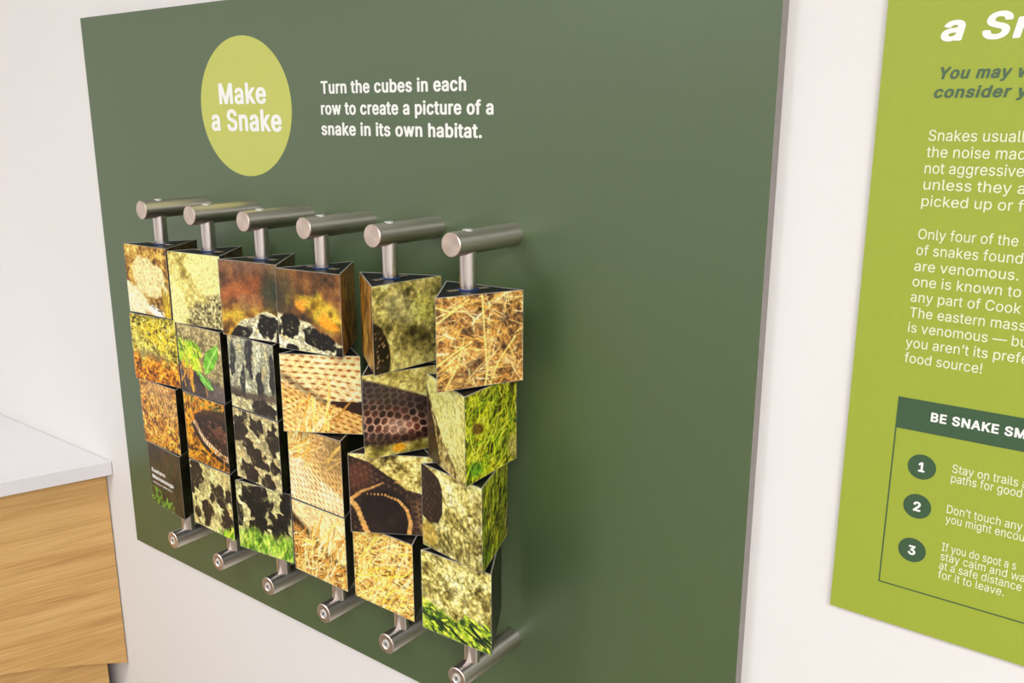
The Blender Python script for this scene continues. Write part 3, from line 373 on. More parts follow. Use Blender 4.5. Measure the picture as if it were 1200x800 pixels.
  'o': (415, "208 -34 256 -29 296 -16 328 2 360 30 384 62 402 102 412 142 415 190 411 238 401 278 381 318 357 350 328 375 288 396 248 407 208 410 168 407 128 396 88 375 59 350 34 318 15 278 4 238 0 190 4 142 13 102 32 62 55 30 88 1 120 -17 160 -30 184 76 159 94 141 126 131 174 133 222 146 262 168 291 192 302 224 302 240 296 253 286 273 254 284 206 282 150 268 110 248 86 224 74 200 73", "17 15 16 18 15 17 18 14 15 19 14 18 19 13 14 20 13 19 20 12 13 21 12 20 21 11 12 22 39 21 39 11 21 39 40 11 40 10 11 22 38 39 41 10 40 42 10 41 22 37 38 43 10 42 23 37 22 43 9 10 23 36 37 44 9 43 24 36 23 44 8 9 24 35 36 45 8 44 25 35 24 45 7 8 25 34 35 46 7 45 26 34 25 46 6 7 26 33 34 47 6 46 27 33 26 47 5 6 27 32 33 48 5 47 27 49 32 49 5 48 27 5 49 28 5 27 28 4 5 29 4 28 29 3 4 29 2 3 30 2 29 30 1 2 31 1 30 31 0 1"),
  'r': (259, "56 -26 123 -25 138 -18 145 -10 148 -2 149 254 160 278 180 294 203 300 251 297 265 302 273 310 277 326 276 390 272 398 261 406 243 410 203 410 179 407 139 395 131 401 115 405 51 405 35 401 22 390 19 374 19 -2 28 -18 43 -25", "18 16 17 18 15 16 19 15 18 19 14 15 23 21 22 23 20 21 24 20 23 24 19 20 19 13 14 24 13 19 25 13 24 25 12 13 26 6 25 6 7 25 7 12 25 7 8 12 8 11 12 8 10 11 8 9 10 26 5 6 26 4 5 27 4 26 27 3 4 27 2 3 28 2 27 28 1 2 0 1 28"),
  's': (365, "117 -26 154 -33 194 -34 234 -29 272 -18 303 -2 330 20 349 46 360 70 365 102 362 134 350 166 330 191 310 206 282 221 162 254 148 262 144 270 144 286 149 294 162 302 186 306 202 305 218 298 228 286 241 262 258 253 274 252 330 264 346 270 354 277 358 286 355 302 345 326 330 350 298 380 258 400 218 409 178 410 138 405 106 396 77 382 50 361 29 334 18 310 13 278 16 246 29 214 48 190 68 174 98 158 216 126 229 118 233 110 232 94 218 79 202 73 178 72 162 74 146 81 134 94 124 118 116 126 106 131 90 132 26 119 8 110 2 94 5 78 14 54 28 30 43 14 66 -4 90 -17", "39 37 38 39 36 37 40 36 39 40 35 36 41 35 40 42 35 41 42 34 35 43 34 42 43 33 34 44 33 43 44 21 33 21 32 33 45 21 44 45 20 21 22 32 21 23 32 22 45 19 20 23 31 32 24 31 23 45 18 19 45 17 18 25 31 24 25 30 31 46 17 45 25 29 30 46 16 17 25 28 29 25 27 28 46 15 16 26 27 25 46 14 15 47 14 46 47 13 14 48 13 47 48 12 13 48 11 12 49 11 48 50 11 49 50 10 11 51 10 50 51 9 10 65 63 64 65 62 63 65 61 62 52 9 51 66 61 65 66 60 61 53 9 52 67 60 66 54 9 53 54 8 9 68 60 67 68 59 60 55 8 54 68 58 59 56 8 55 69 58 68 69 57 58 57 8 56 69 8 57 69 7 8 70 7 69 70 6 7 71 6 70 71 5 6 72 5 71 72 4 5 73 4 72 0 4 73 0 3 4 1 3 0 1 2 3"),
  'u': (410, "126 -23 163 -30 195 -31 235 -24 267 -11 275 -19 291 -25 355 -26 372 -23 387 -13 391 1 391 377 387 392 379 399 363 405 291 405 277 401 267 392 262 377 262 153 260 129 251 105 238 89 219 79 203 76 179 80 166 89 155 105 150 121 148 145 148 377 143 393 131 402 107 405 43 404 24 393 19 377 19 137 25 81 38 49 60 17 90 -7", "34 32 33 16 14 15 16 13 14 35 32 34 35 31 32 17 13 16 17 12 13 36 31 35 36 30 31 18 12 17 18 11 12 37 30 36 37 29 30 19 11 18 19 10 11 20 10 19 37 28 29 38 28 37 21 10 20 38 27 28 38 26 27 22 10 21 38 25 26 23 10 22 39 25 38 39 24 25 24 10 23 39 10 24 40 10 39 41 10 40 41 9 10 0 4 41 4 9 41 0 3 4 5 9 4 5 8 9 6 8 5 1 3 0 6 7 8 1 2 3"),
  'w': (567, "140 -26 205 -26 221 -20 229 -12 285 170 334 -2 341 -15 349 -21 365 -26 437 -25 454 -18 464 -2 578 374 578 382 573 394 557 404 541 405 477 405 461 401 453 394 446 382 397 213 350 382 347 390 333 402 317 405 245 405 229 398 221 390 173 218 165 227 121 382 111 398 93 405 21 405 5 401 -3 396 -11 382 -11 374 103 -2 106 -10 117 -20", "17 15 16 26 24 25 35 33 34 18 15 17 35 32 33 27 24 26 18 14 15 27 23 24 36 32 35 19 14 18 28 23 27 36 31 32 37 31 36 20 14 19 20 13 14 29 23 28 29 22 23 38 31 37 38 30 31 29 21 22 21 13 20 21 12 13 39 30 38 21 11 12 39 29 30 39 4 29 4 21 29 4 11 21 39 3 4 5 11 4 40 3 39 6 11 5 6 10 11 41 3 40 41 2 3 7 10 6 7 9 10 41 1 2 0 1 41 8 9 7"),
  'y': (389, "36 -163 87 -171 119 -169 143 -163 183 -142 216 -107 236 -67 404 373 403 389 391 400 375 405 303 405 287 401 279 396 271 381 199 185 191 180 119 381 111 395 103 401 87 405 15 405 -1 401 -14 389 -16 373 127 -3 112 -43 102 -59 95 -63 87 -64 55 -60 39 -66 30 -75 13 -139 21 -155", "12 10 11 22 20 21 22 19 20 12 9 10 13 9 12 23 19 22 23 18 19 13 8 9 14 8 13 23 17 18 24 17 23 14 7 8 24 16 17 15 7 14 25 16 24 15 6 7 16 6 15 25 6 16 26 6 25 27 6 26 28 6 27 31 29 30 29 6 28 31 6 29 32 6 31 32 5 6 33 5 32 33 4 5 34 4 33 34 3 4 0 3 34 1 3 0 1 2 3"),
 },
 'R': {
  ' ': (188, '', ''),
  '!': (196, "62 160 71 156 125 156 133 160 137 508 131 513 65 513 58 508 74 -2 95 -8 113 -6 131 4 141 16 148 34 147 52 139 70 125 83 107 90 83 88 65 79 53 64 47 46 49 28 59 10", "18 16 17 19 16 18 19 15 16 20 15 19 20 14 15 21 14 20 21 13 14 22 13 21 22 12 13 23 12 22 23 11 12 8 11 23 8 10 11 9 10 8 7 5 6 7 4 5 0 4 7 0 3 4 1 3 0 1 2 3"),
  '.': (188, "71 -2 93 -8 111 -6 129 4 139 16 145 34 145 52 137 70 123 83 105 90 81 89 63 79 51 65 45 46 46 28 56 10", "10 8 9 11 8 10 11 7 8 12 7 11 12 6 7 13 6 12 13 5 6 14 5 13 14 4 5 15 4 14 15 3 4 0 3 15 0 2 3 1 2 0"),
  '3': (453, "164 -5 195 -10 231 -11 267 -6 303 5 333 22 357 42 377 67 389 91 398 133 396 169 386 205 368 235 344 259 309 280 279 290 234 295 376 457 377 505 375 512 66 511 65 451 69 448 273 448 279 445 152 301 152 247 159 244 213 243 249 238 274 229 299 211 315 187 324 151 320 115 308 91 289 73 261 60 231 54 195 56 165 64 140 79 123 102 114 133 111 135 45 136 39 133 42 109 49 85 62 61 75 45 111 16 135 4", "20 18 19 21 18 20 21 17 18 21 23 17 23 24 17 24 16 17 22 23 21 25 16 24 26 16 25 26 15 16 26 14 15 26 13 14 26 12 13 27 28 26 28 12 26 29 12 28 30 12 29 30 11 12 31 11 30 32 11 31 32 10 11 33 10 32 33 9 10 34 9 33 46 44 45 46 43 44 47 43 46 47 42 43 34 8 9 35 8 34 48 42 47 48 41 42 36 8 35 36 7 8 49 41 48 49 40 41 37 7 36 37 6 7 49 39 40 50 39 49 38 6 37 50 38 39 50 6 38 51 6 50 51 5 6 51 4 5 52 4 51 52 3 4 0 3 52 1 3 0 1 2 3"),
  'C': (510, "213 -5 251 -10 305 -8 347 3 383 20 415 43 442 73 463 109 476 151 477 157 473 164 407 164 384 115 356 85 317 65 269 57 221 64 179 85 149 115 125 156 114 193 109 235 110 283 116 325 129 361 147 391 168 415 197 435 227 447 257 451 287 451 317 444 347 430 372 409 389 385 403 349 407 345 473 345 478 349 470 379 458 409 444 433 424 457 401 477 376 493 347 506 317 515 269 519 221 515 179 503 143 484 110 457 80 421 58 379 43 331 36 277 37 217 46 163 64 115 90 73 125 37 162 13", "48 46 47 49 46 48 49 45 46 49 44 45 50 44 49 50 43 44 51 43 50 51 42 43 52 28 51 28 29 51 29 42 51 29 30 42 30 41 42 31 41 30 52 27 28 32 41 31 52 26 27 32 40 41 33 40 32 53 26 52 53 25 26 34 40 33 34 39 40 53 24 25 35 39 34 54 24 53 35 38 39 54 23 24 36 38 35 36 37 38 55 23 54 55 22 23 55 21 22 56 21 55 56 20 21 57 20 56 57 19 20 11 9 10 12 9 11 58 19 57 12 8 9 58 18 19 12 7 8 59 18 58 59 17 18 13 7 12 13 6 7 14 6 13 59 16 17 60 16 59 14 5 6 15 5 14 60 15 16 60 5 15 60 4 5 61 4 60 61 3 4 0 3 61 0 2 3 1 2 0"),
  'D': (502, "61 -4 235 -4 271 0 307 8 343 22 379 45 410 74 431 104 450 146 463 200 466 260 460 326 444 380 421 421 391 455 355 482 313 500 259 511 61 513 55 506 55 2 133 61 130 68 130 446 247 446 277 441 307 430 337 410 359 386 376 356 387 320 394 272 393 224 385 182 373 148 358 122 342 104 318 86 294 74 241 62", "19 17 18 19 16 17 20 23 19 23 16 19 23 15 16 23 14 15 23 24 14 24 13 14 25 13 24 20 22 23 26 13 25 27 13 26 27 12 13 28 12 27 29 12 28 29 11 12 30 11 29 30 10 11 31 10 30 32 10 31 32 9 10 33 9 32 33 8 9 34 8 33 35 8 34 35 7 8 36 7 35 37 7 36 37 6 7 38 6 37 39 6 38 39 5 6 20 21 22 21 5 39 20 5 21 20 4 5 20 3 4 20 2 3 0 2 20 0 1 2"),
  'H': (517, "61 -4 121 -4 127 -3 130 2 130 224 139 228 385 227 387 224 387 2 391 -4 397 -4 457 -4 462 2 462 506 459 512 391 513 387 506 387 296 379 293 133 293 130 296 130 506 127 512 121 513 59 512 55 506 55 2", "24 22 23 16 14 15 25 22 24 25 21 22 16 13 14 26 21 25 26 20 21 17 13 16 17 12 13 26 19 20 18 12 17 26 4 19 4 5 19 5 18 19 5 6 18 6 7 18 7 12 18 26 3 4 8 12 7 0 3 26 0 2 3 9 12 8 9 11 12 0 1 2 10 11 9"),
  'I': (300, "32 -4 266 -4 272 -3 274 2 274 56 272 59 188 62 188 446 272 449 274 452 274 506 272 512 32 513 26 506 26 452 32 448 110 448 113 440 113 68 110 61 32 61 26 56 26 2", "13 11 12 13 10 11 14 10 13 14 9 10 14 8 9 15 8 14 15 16 8 16 7 8 17 7 16 17 6 7 18 6 17 19 6 18 19 5 6 20 5 19 21 5 20 21 4 5 22 4 21 22 3 4 0 3 22 0 2 3 0 1 2"),
  'O': (533, "213 -5 251 -10 305 -8 347 3 389 24 422 49 452 85 475 127 491 181 498 235 496 295 486 349 467 397 440 439 403 475 359 501 317 514 269 519 221 515 179 503 143 484 110 457 81 421 58 379 43 331 36 277 37 217 46 163 65 115 91 73 125 38 163 13 233 61 198 73 171 91 149 115 130 145 117 181 111 211 108 253 112 301 120 337 131 365 147 391 168 415 194 433 222 445 257 451 287 451 323 441 353 425 377 403 398 373 414 337 422 301 425 253 422 211 417 181 403 145 385 115 359 88 329 70 299 60 269 57", "18 16 17 19 16 18 19 15 16 20 15 19 20 14 15 21 14 20 21 48 14 48 13 14 22 47 21 47 48 21 22 46 47 49 13 48 22 45 46 50 13 49 50 12 13 22 44 45 51 12 50 23 44 22 23 43 44 52 12 51 52 11 12 23 42 43 24 42 23 53 11 52 24 41 42 53 10 11 24 40 41 54 10 53 25 40 24 25 39 40 55 10 54 55 9 10 26 39 25 26 38 39 56 9 55 56 8 9 27 38 26 27 37 38 57 8 56 27 36 37 58 8 57 58 7 8 28 36 27 28 35 36 59 7 58 59 6 7 29 35 28 29 34 35 60 6 59 29 33 34 61 6 60 61 5 6 30 33 29 30 32 33 62 5 61 30 63 32 63 5 62 30 5 63 30 4 5 31 4 30 31 3 4 0 3 31 0 2 3 1 2 0"),
  'S': (447, "164 -7 207 -12 255 -11 291 -5 327 8 357 26 380 47 400 77 410 107 413 143 408 179 393 209 371 233 345 252 315 267 201 301 165 315 136 335 124 353 120 371 121 389 127 407 135 419 147 431 165 442 207 454 255 452 294 437 320 413 329 395 333 376 339 374 399 374 405 377 403 401 396 425 386 443 369 465 351 481 327 497 279 514 243 519 201 518 165 512 129 498 99 480 75 456 60 431 50 401 47 371 52 335 67 305 89 281 114 263 152 245 261 213 297 199 326 179 339 155 340 137 338 119 321 89 303 74 285 65 261 57 237 54 189 57 165 64 147 73 129 88 120 101 109 137 105 140 39 141 33 137 38 107 46 83 59 59 74 41 93 24 114 11", "42 40 41 43 40 42 43 39 40 44 39 43 45 39 44 45 38 39 45 37 38 46 37 45 46 25 37 25 26 37 26 36 37 47 25 46 47 24 25 27 36 26 27 35 36 47 23 24 28 35 27 48 23 47 48 22 23 28 34 35 48 21 22 29 34 28 48 20 21 49 20 48 29 33 34 30 33 29 49 19 20 30 32 33 31 32 30 50 19 49 50 18 19 50 17 18 51 17 50 51 16 17 51 15 16 52 15 51 52 14 15 53 14 52 53 13 14 54 13 53 54 12 13 55 12 54 55 11 12 56 11 55 56 10 11 57 10 56 58 10 57 58 9 10 59 9 58 59 8 9 74 72 73 74 71 72 75 71 74 75 70 71 60 8 59 61 8 60 76 70 75 61 7 8 76 69 70 62 7 61 76 68 69 77 68 76 62 6 7 63 6 62 77 67 68 64 6 63 77 66 67 78 66 77 65 6 64 78 65 66 78 6 65 78 5 6 79 5 78 79 4 5 80 4 79 0 4 80 0 3 4 0 2 3 1 2 0"),
  'T': (449, "195 -4 255 -4 262 2 263 446 417 448 422 452 422 506 418 512 33 513 27 506 27 452 33 448 187 446 188 2", "9 7 8 9 6 7 10 6 9 10 5 6 11 5 10 11 4 5 11 3 4 12 3 11 13 3 12 13 2 3 0 2 13 0 1 2"),
  'a': (389, "114 -7 157 -12 205 -7 241 10 271 37 272 -1 277 -4 337 -4 342 -1 342 251 339 287 329 317 314 341 295 359 265 375 229 385 193 388 157 385 121 376 91 361 67 342 49 319 37 293 40 287 97 270 103 272 123 299 145 316 175 325 205 326 229 322 247 312 259 299 267 281 270 251 265 241 259 237 241 232 145 219 97 207 59 185 35 155 27 131 25 107 29 77 37 53 49 34 67 16 85 5 139 53 115 65 101 83 97 113 100 125 109 139 127 151 151 159 266 179 271 173 268 119 259 95 245 77 223 61 199 52 169 49", "17 15 16 18 15 17 18 14 15 19 14 18 19 13 14 20 13 19 20 12 13 21 12 20 21 28 12 28 29 12 29 11 12 30 11 29 21 27 28 31 11 30 22 27 21 31 10 11 22 26 27 32 10 31 22 25 26 33 10 32 23 25 22 24 25 23 33 9 10 34 9 33 35 9 34 35 8 9 36 8 35 37 58 36 58 8 36 38 57 37 57 58 37 39 57 38 40 57 39 41 57 40 41 56 57 59 8 58 41 55 56 42 55 41 42 54 55 42 53 54 43 53 42 43 52 53 60 8 59 43 51 52 44 51 43 61 8 60 44 50 51 45 50 44 62 4 61 4 8 61 45 49 50 63 4 62 46 49 45 46 64 49 64 4 63 46 4 64 46 3 4 5 8 4 47 3 46 48 3 47 48 2 3 0 2 48 6 8 5 6 7 8 1 2 0"),
  'b': (424, "186 -6 228 -12 276 -6 318 14 354 48 369 72 380 96 392 144 395 204 387 258 372 300 348 336 318 363 276 382 228 388 204 387 180 381 145 360 122 336 120 330 118 510 114 513 54 513 48 510 48 504 48 0 54 -4 114 -3 117 0 117 42 120 48 150 13 198 53 178 60 160 72 144 90 134 108 125 132 119 162 120 222 133 270 156 301 174 315 192 322 234 325 252 321 272 312 292 294 304 276 314 252 320 228 323 198 322 162 316 132 307 108 296 90 280 72 264 61 246 54 222 51", "23 21 22 23 20 21 24 20 23 24 19 20 25 19 24 15 13 14 16 13 15 16 12 13 17 12 16 17 11 12 18 11 17 18 44 11 44 10 11 19 44 18 25 40 19 40 41 19 41 42 19 42 43 19 43 44 19 45 10 44 46 10 45 47 10 46 47 9 10 48 9 47 49 9 48 25 39 40 49 8 9 50 8 49 51 8 50 25 38 39 51 7 8 52 7 51 25 37 38 53 7 52 53 6 7 25 36 37 54 6 53 25 35 36 55 6 54 55 5 6 25 30 35 30 34 35 56 5 55 30 33 34 57 5 56 57 4 5 58 4 57 30 32 33 59 4 58 30 59 32 30 4 59 30 3 4 25 29 30 31 3 30 25 28 29 31 2 3 0 2 31 26 28 25 26 27 28 0 1 2"),
  'c': (396, "159 -6 191 -12 227 -11 257 -6 289 6 317 24 341 48 356 72 368 102 359 108 305 121 299 117 282 84 263 66 233 53 203 51 173 56 153 66 131 86 115 114 107 138 102 168 102 198 105 228 111 252 122 276 137 297 155 312 173 321 197 325 221 325 245 319 276 300 289 282 299 260 305 258 366 276 352 312 323 347 287 371 251 384 215 388 179 386 143 377 113 363 87 342 62 312 46 282 35 246 30 204 30 162 38 120 51 84 70 54 95 27 125 7", "42 40 41 43 40 42 43 39 40 44 39 43 44 38 39 45 38 44 45 37 38 46 29 45 29 30 45 30 37 45 46 28 29 31 37 30 46 27 28 32 37 31 46 26 27 47 26 46 32 36 37 33 36 32 47 25 26 48 25 47 34 36 33 48 24 25 34 35 36 48 23 24 49 23 48 49 22 23 50 22 49 50 21 22 50 20 21 51 20 50 51 19 20 11 9 10 52 19 51 12 9 11 52 18 19 12 8 9 12 7 8 52 17 18 53 17 52 13 7 12 13 6 7 14 6 13 53 16 17 53 15 16 54 15 53 15 6 14 54 6 15 54 5 6 55 5 54 55 4 5 0 4 55 0 3 4 0 2 3 1 2 0"),
  'd': (424, "150 -6 197 -12 239 -6 275 14 305 47 308 42 308 0 311 -3 371 -4 377 0 377 504 376 510 371 513 311 513 306 510 305 330 304 336 280 360 245 381 209 388 167 386 131 376 96 354 68 324 47 287 34 246 29 204 32 150 43 102 59 66 83 34 113 10 179 54 161 60 143 73 128 90 115 114 107 138 102 168 104 228 110 252 120 276 145 306 161 317 179 323 221 325 245 318 263 307 281 288 291 270 300 246 305 216 307 180 304 150 288 102 263 71 245 59 227 53 203 51", "14 12 13 14 11 12 15 11 14 15 10 11 15 9 10 20 18 19 21 18 20 21 17 18 22 17 21 22 16 17 23 16 22 23 15 16 23 45 15 45 46 15 46 47 15 47 48 15 48 49 15 49 50 15 50 9 15 23 44 45 24 44 23 24 43 44 24 42 43 24 41 42 25 41 24 25 40 41 25 39 40 26 39 25 51 9 50 26 38 39 52 9 51 27 38 26 53 9 52 27 37 38 28 37 27 54 9 53 28 36 37 28 35 36 29 35 28 55 4 54 4 9 54 29 34 35 29 33 34 56 4 55 30 33 29 30 32 33 57 4 56 30 58 32 58 4 57 30 4 58 30 3 4 5 9 4 6 9 5 31 3 30 31 2 3 0 2 31 7 9 6 7 8 9 1 2 0"),
  'e': (404, "161 -6 197 -12 233 -11 263 -6 293 5 323 23 344 42 360 66 370 90 362 96 305 109 284 78 263 62 233 52 197 51 167 58 144 72 126 90 112 114 102 156 102 162 107 165 371 165 375 168 375 216 371 252 362 282 348 312 330 336 305 358 275 375 245 384 215 388 179 387 143 378 113 363 86 342 62 312 47 282 35 246 30 204 31 156 37 120 51 84 69 54 95 27 125 7 107 225 102 228 107 252 118 276 131 294 163 318 179 323 203 326 239 321 257 312 272 300 292 270 303 228 299 225", "33 31 32 34 31 33 34 30 31 35 30 34 35 29 30 36 29 35 36 28 29 37 54 36 54 28 36 54 27 28 37 53 54 55 27 54 37 52 53 56 27 55 37 51 52 57 27 56 38 51 37 57 26 27 58 26 57 38 50 51 39 50 38 58 25 26 39 49 50 59 25 58 39 48 49 59 24 25 40 48 39 40 47 48 60 24 59 40 60 47 40 24 60 40 23 24 41 21 40 21 23 40 21 22 23 41 20 21 41 19 20 42 19 41 42 18 19 43 18 42 43 17 18 11 9 10 11 8 9 43 16 17 11 7 8 44 16 43 12 7 11 44 15 16 12 6 7 13 6 12 44 14 15 45 14 44 14 6 13 45 6 14 45 5 6 46 5 45 46 4 5 0 4 46 0 3 4 0 2 3 1 2 0"),
  'f': (254, "84 -4 140 -4 147 2 147 320 152 323 224 323 233 326 233 380 230 383 152 383 147 386 149 440 159 458 176 468 200 470 230 465 247 518 245 524 236 528 206 533 176 533 146 527 122 516 98 496 82 470 76 440 76 386 68 383 8 383 2 380 2 326 8 323 68 323 76 320 76 2 80 -4", "21 19 20 21 18 19 21 17 18 22 17 21 22 16 17 22 15 16 23 15 22 24 14 23 14 15 23 25 13 24 13 14 24 25 12 13 25 11 12 26 11 25 26 10 11 27 10 26 27 9 10 29 27 28 29 9 27 29 8 9 29 7 8 30 7 29 30 6 7 31 6 30 31 5 6 32 5 31 33 4 32 4 5 32 33 3 4 34 3 33 34 2 3 35 2 34 35 1 2 0 1 35"),
  'g': (425, "150 -149 185 -154 221 -154 251 -151 287 -141 312 -131 335 -114 353 -94 366 -71 375 -41 377 -11 377 379 371 383 311 383 308 379 308 337 305 331 275 364 239 383 197 388 149 382 116 367 84 343 61 313 45 283 35 247 30 217 30 175 34 139 42 109 55 79 71 57 89 38 113 22 143 8 173 2 209 1 239 6 263 17 281 30 305 58 306 55 306 -17 301 -41 287 -65 263 -82 245 -88 221 -93 191 -93 167 -88 133 -71 101 -37 47 -68 46 -71 59 -92 85 -119 113 -136 173 67 155 75 137 88 124 103 112 127 105 151 102 181 106 235 121 277 134 295 149 309 167 319 185 324 227 324 251 315 269 302 285 283 294 265 302 241 307 211 307 175 303 145 295 121 285 103 275 91 257 76 221 64 197 63", "20 18 19 13 11 12 20 17 18 14 11 13 21 17 20 15 11 14 15 10 11 22 17 21 22 16 17 23 69 22 69 16 22 16 10 15 69 70 16 70 71 16 71 72 16 72 73 16 73 74 16 74 75 16 75 10 16 23 68 69 23 67 68 24 67 23 24 66 67 24 65 66 25 65 24 25 64 65 26 64 25 76 10 75 26 63 64 27 63 26 77 10 76 27 62 63 28 62 27 78 10 77 28 61 62 79 10 78 29 61 28 29 60 61 80 10 79 30 60 29 30 59 60 81 10 80 82 40 81 40 10 81 30 58 59 31 58 30 83 40 82 31 57 58 31 84 57 84 40 83 31 40 84 31 39 40 41 10 40 32 39 31 42 10 41 33 39 32 33 38 39 34 38 33 34 37 38 35 37 34 35 36 37 42 9 10 43 9 42 52 50 51 44 9 43 44 8 9 45 8 44 53 50 52 54 50 53 54 49 50 45 7 8 46 7 45 47 7 46 54 48 49 55 48 54 48 7 47 55 7 48 55 6 7 55 5 6 56 5 55 56 4 5 0 4 56 0 3 4 1 3 0 1 2 3"),
  'h': (410, "54 -4 114 -4 119 2 119 230 123 260 137 290 154 308 180 321 210 325 240 321 263 308 278 290 288 266 291 236 291 2 294 -3 300 -4 354 -4 360 -3 362 2 362 254 357 290 346 320 330 346 306 367 276 381 240 388 204 387 168 376 144 361 120 336 119 506 114 513 54 513 48 506 48 2", "34 32 33 34 31 32 35 31 34 35 30 31 27 25 26 28 25 27 28 24 25 29 24 28 29 23 24 30 23 29 30 22 23 35 4 30 4 5 30 5 6 30 6 7 30 7 8 30 8 22 30 9 22 8 10 22 9 10 21 22 11 21 10 12 21 11 12 20 21 13 20 12 35 3 4 13 19 20 14 19 13 35 2 3 0 2 35 0 1 2 15 19 14 15 18 19 15 17 18 16 17 15"),
  'i': (167, "73 440 90 439 108 445 123 458 129 470 131 488 128 500 120 512 102 524 84 528 66 525 48 513 40 500 36 482 41 464 54 448 54 -4 114 -4 119 2 119 374 119 380 114 383 54 383 48 380 48 2", "23 21 22 23 20 21 24 20 23 24 19 20 24 18 19 16 18 24 16 17 18 10 8 9 11 8 10 11 7 8 12 7 11 12 6 7 13 6 12 13 5 6 13 4 5 14 4 13 14 3 4 15 3 14 15 2 3 0 2 15 0 1 2"),
  'k': (381, "54 -4 114 -4 119 2 119 134 120 140 150 167 156 168 294 -4 372 -4 376 2 210 212 209 218 365 380 360 383 282 382 120 217 119 506 114 513 54 513 48 506 48 2", "19 17 18 19 16 17 20 16 19 20 15 16 14 12 13 15 12 14 15 11 12 15 10 11 20 4 15 4 5 15 5 10 15 5 6 10 6 9 10 7 9 6 20 3 4 20 2 3 0 2 20 0 1 2 7 8 9"),
  'l': (189, "99 0 120 -5 150 -6 180 -2 185 6 174 56 168 58 144 56 132 58 124 66 120 82 118 510 114 513 54 513 48 510 48 504 48 72 53 48 65 24 78 11", "14 12 13 14 11 12 15 11 14 15 10 11 16 10 15 16 9 10 17 9 16 17 8 9 17 7 8 7 5 6 17 5 7 17 4 5 18 4 17 19 4 18 0 4 19 0 3 4 1 3 0 1 2 3"),
  'm': (610, "54 -4 114 -4 119 2 119 236 122 266 132 290 150 310 174 322 198 326 222 324 242 314 259 296 267 278 270 1 276 -4 336 -4 340 2 340 248 343 272 355 296 372 313 396 324 420 326 444 323 468 311 481 296 488 278 491 254 492 0 498 -4 558 -4 562 2 562 266 555 308 536 344 519 362 498 376 474 385 450 390 408 387 372 375 342 354 318 324 306 346 288 366 270 379 246 387 210 390 174 381 144 363 120 336 117 380 114 383 54 383 48 380 48 2", "48 46 47 39 37 38 40 37 39 48 45 46 40 36 37 54 52 53 54 51 52 49 45 48 55 51 54 55 50 51 49 44 45 40 35 36 41 35 40 49 43 44 50 43 49 41 34 35 42 34 41 50 42 43 42 22 34 22 33 34 55 4 50 4 5 50 5 6 50 6 7 50 7 8 50 8 42 50 42 21 22 23 33 22 9 42 8 42 20 21 10 42 9 10 20 42 24 33 23 11 20 10 11 19 20 25 33 24 25 32 33 12 19 11 12 18 19 26 32 25 13 18 12 27 32 26 13 17 18 55 3 4 27 31 32 28 31 27 13 16 17 55 2 3 0 2 55 0 1 2 13 15 16 28 30 31 14 15 13 29 30 28"),
  'n': (410, "54 -4 114 -4 119 2 119 230 123 260 137 290 154 308 180 321 210 325 240 321 263 308 278 290 288 266 291 236 291 2 294 -3 300 -4 360 -3 362 2 360 272 353 302 343 326 326 350 306 367 282 379 258 386 228 388 204 387 180 381 156 369 138 356 120 335 117 344 117 380 114 383 54 383 48 380 48 2", "27 25 26 28 25 27 28 24 25 36 34 35 36 33 34 29 24 28 37 33 36 37 32 33 29 23 24 30 23 29 30 22 23 31 22 30 31 21 22 37 31 32 37 4 31 4 5 31 5 6 31 6 7 31 7 8 31 8 21 31 8 9 21 9 20 21 10 20 9 11 20 10 11 19 20 12 19 11 12 18 19 13 18 12 37 3 4 14 18 13 37 2 3 0 2 37 0 1 2 15 18 14 15 17 18 15 16 17"),
  'o': (415, "159 -6 197 -12 233 -11 269 -2 293 8 323 29 346 54 364 84 378 120 385 162 386 204 380 246 366 288 345 324 322 348 293 368 257 382 221 388 185 387 149 380 119 366 89 344 66 318 47 283 37 252 30 204 30 162 38 120 51 84 70 54 95 27 125 7 185 52 163 60 145 72 129 90 118 108 109 132 103 162 101 192 104 222 119 270 130 288 147 306 161 315 179 322 203 326 227 324 251 317 268 306 286 288 297 270 306 246 312 216 314 186 312 156 298 108 287 90 269 71 252 60 233 53 209 50", "18 16 17 19 16 18 19 15 16 20 15 19 20 14 15 21 14 20 21 13 14 22 46 21 46 13 21 22 45 46 47 13 46 48 13 47 48 12 13 22 44 45 23 44 22 49 12 48 23 43 44 23 42 43 50 12 49 23 41 42 51 12 50 51 11 12 24 41 23 24 40 41 52 11 51 25 40 24 53 11 52 53 10 11 25 39 40 54 10 53 26 39 25 54 9 10 26 38 39 55 9 54 27 38 26 27 37 38 55 8 9 56 8 55 27 36 37 28 36 27 56 7 8 28 35 36 57 7 56 28 34 35 58 7 57 29 34 28 58 6 7 29 33 34 59 6 58 29 32 33 60 6 59 30 32 29 60 5 6 61 5 60 30 61 32 30 5 61 30 4 5 31 4 30 31 3 4 0 3 31 0 2 3 1 2 0"),
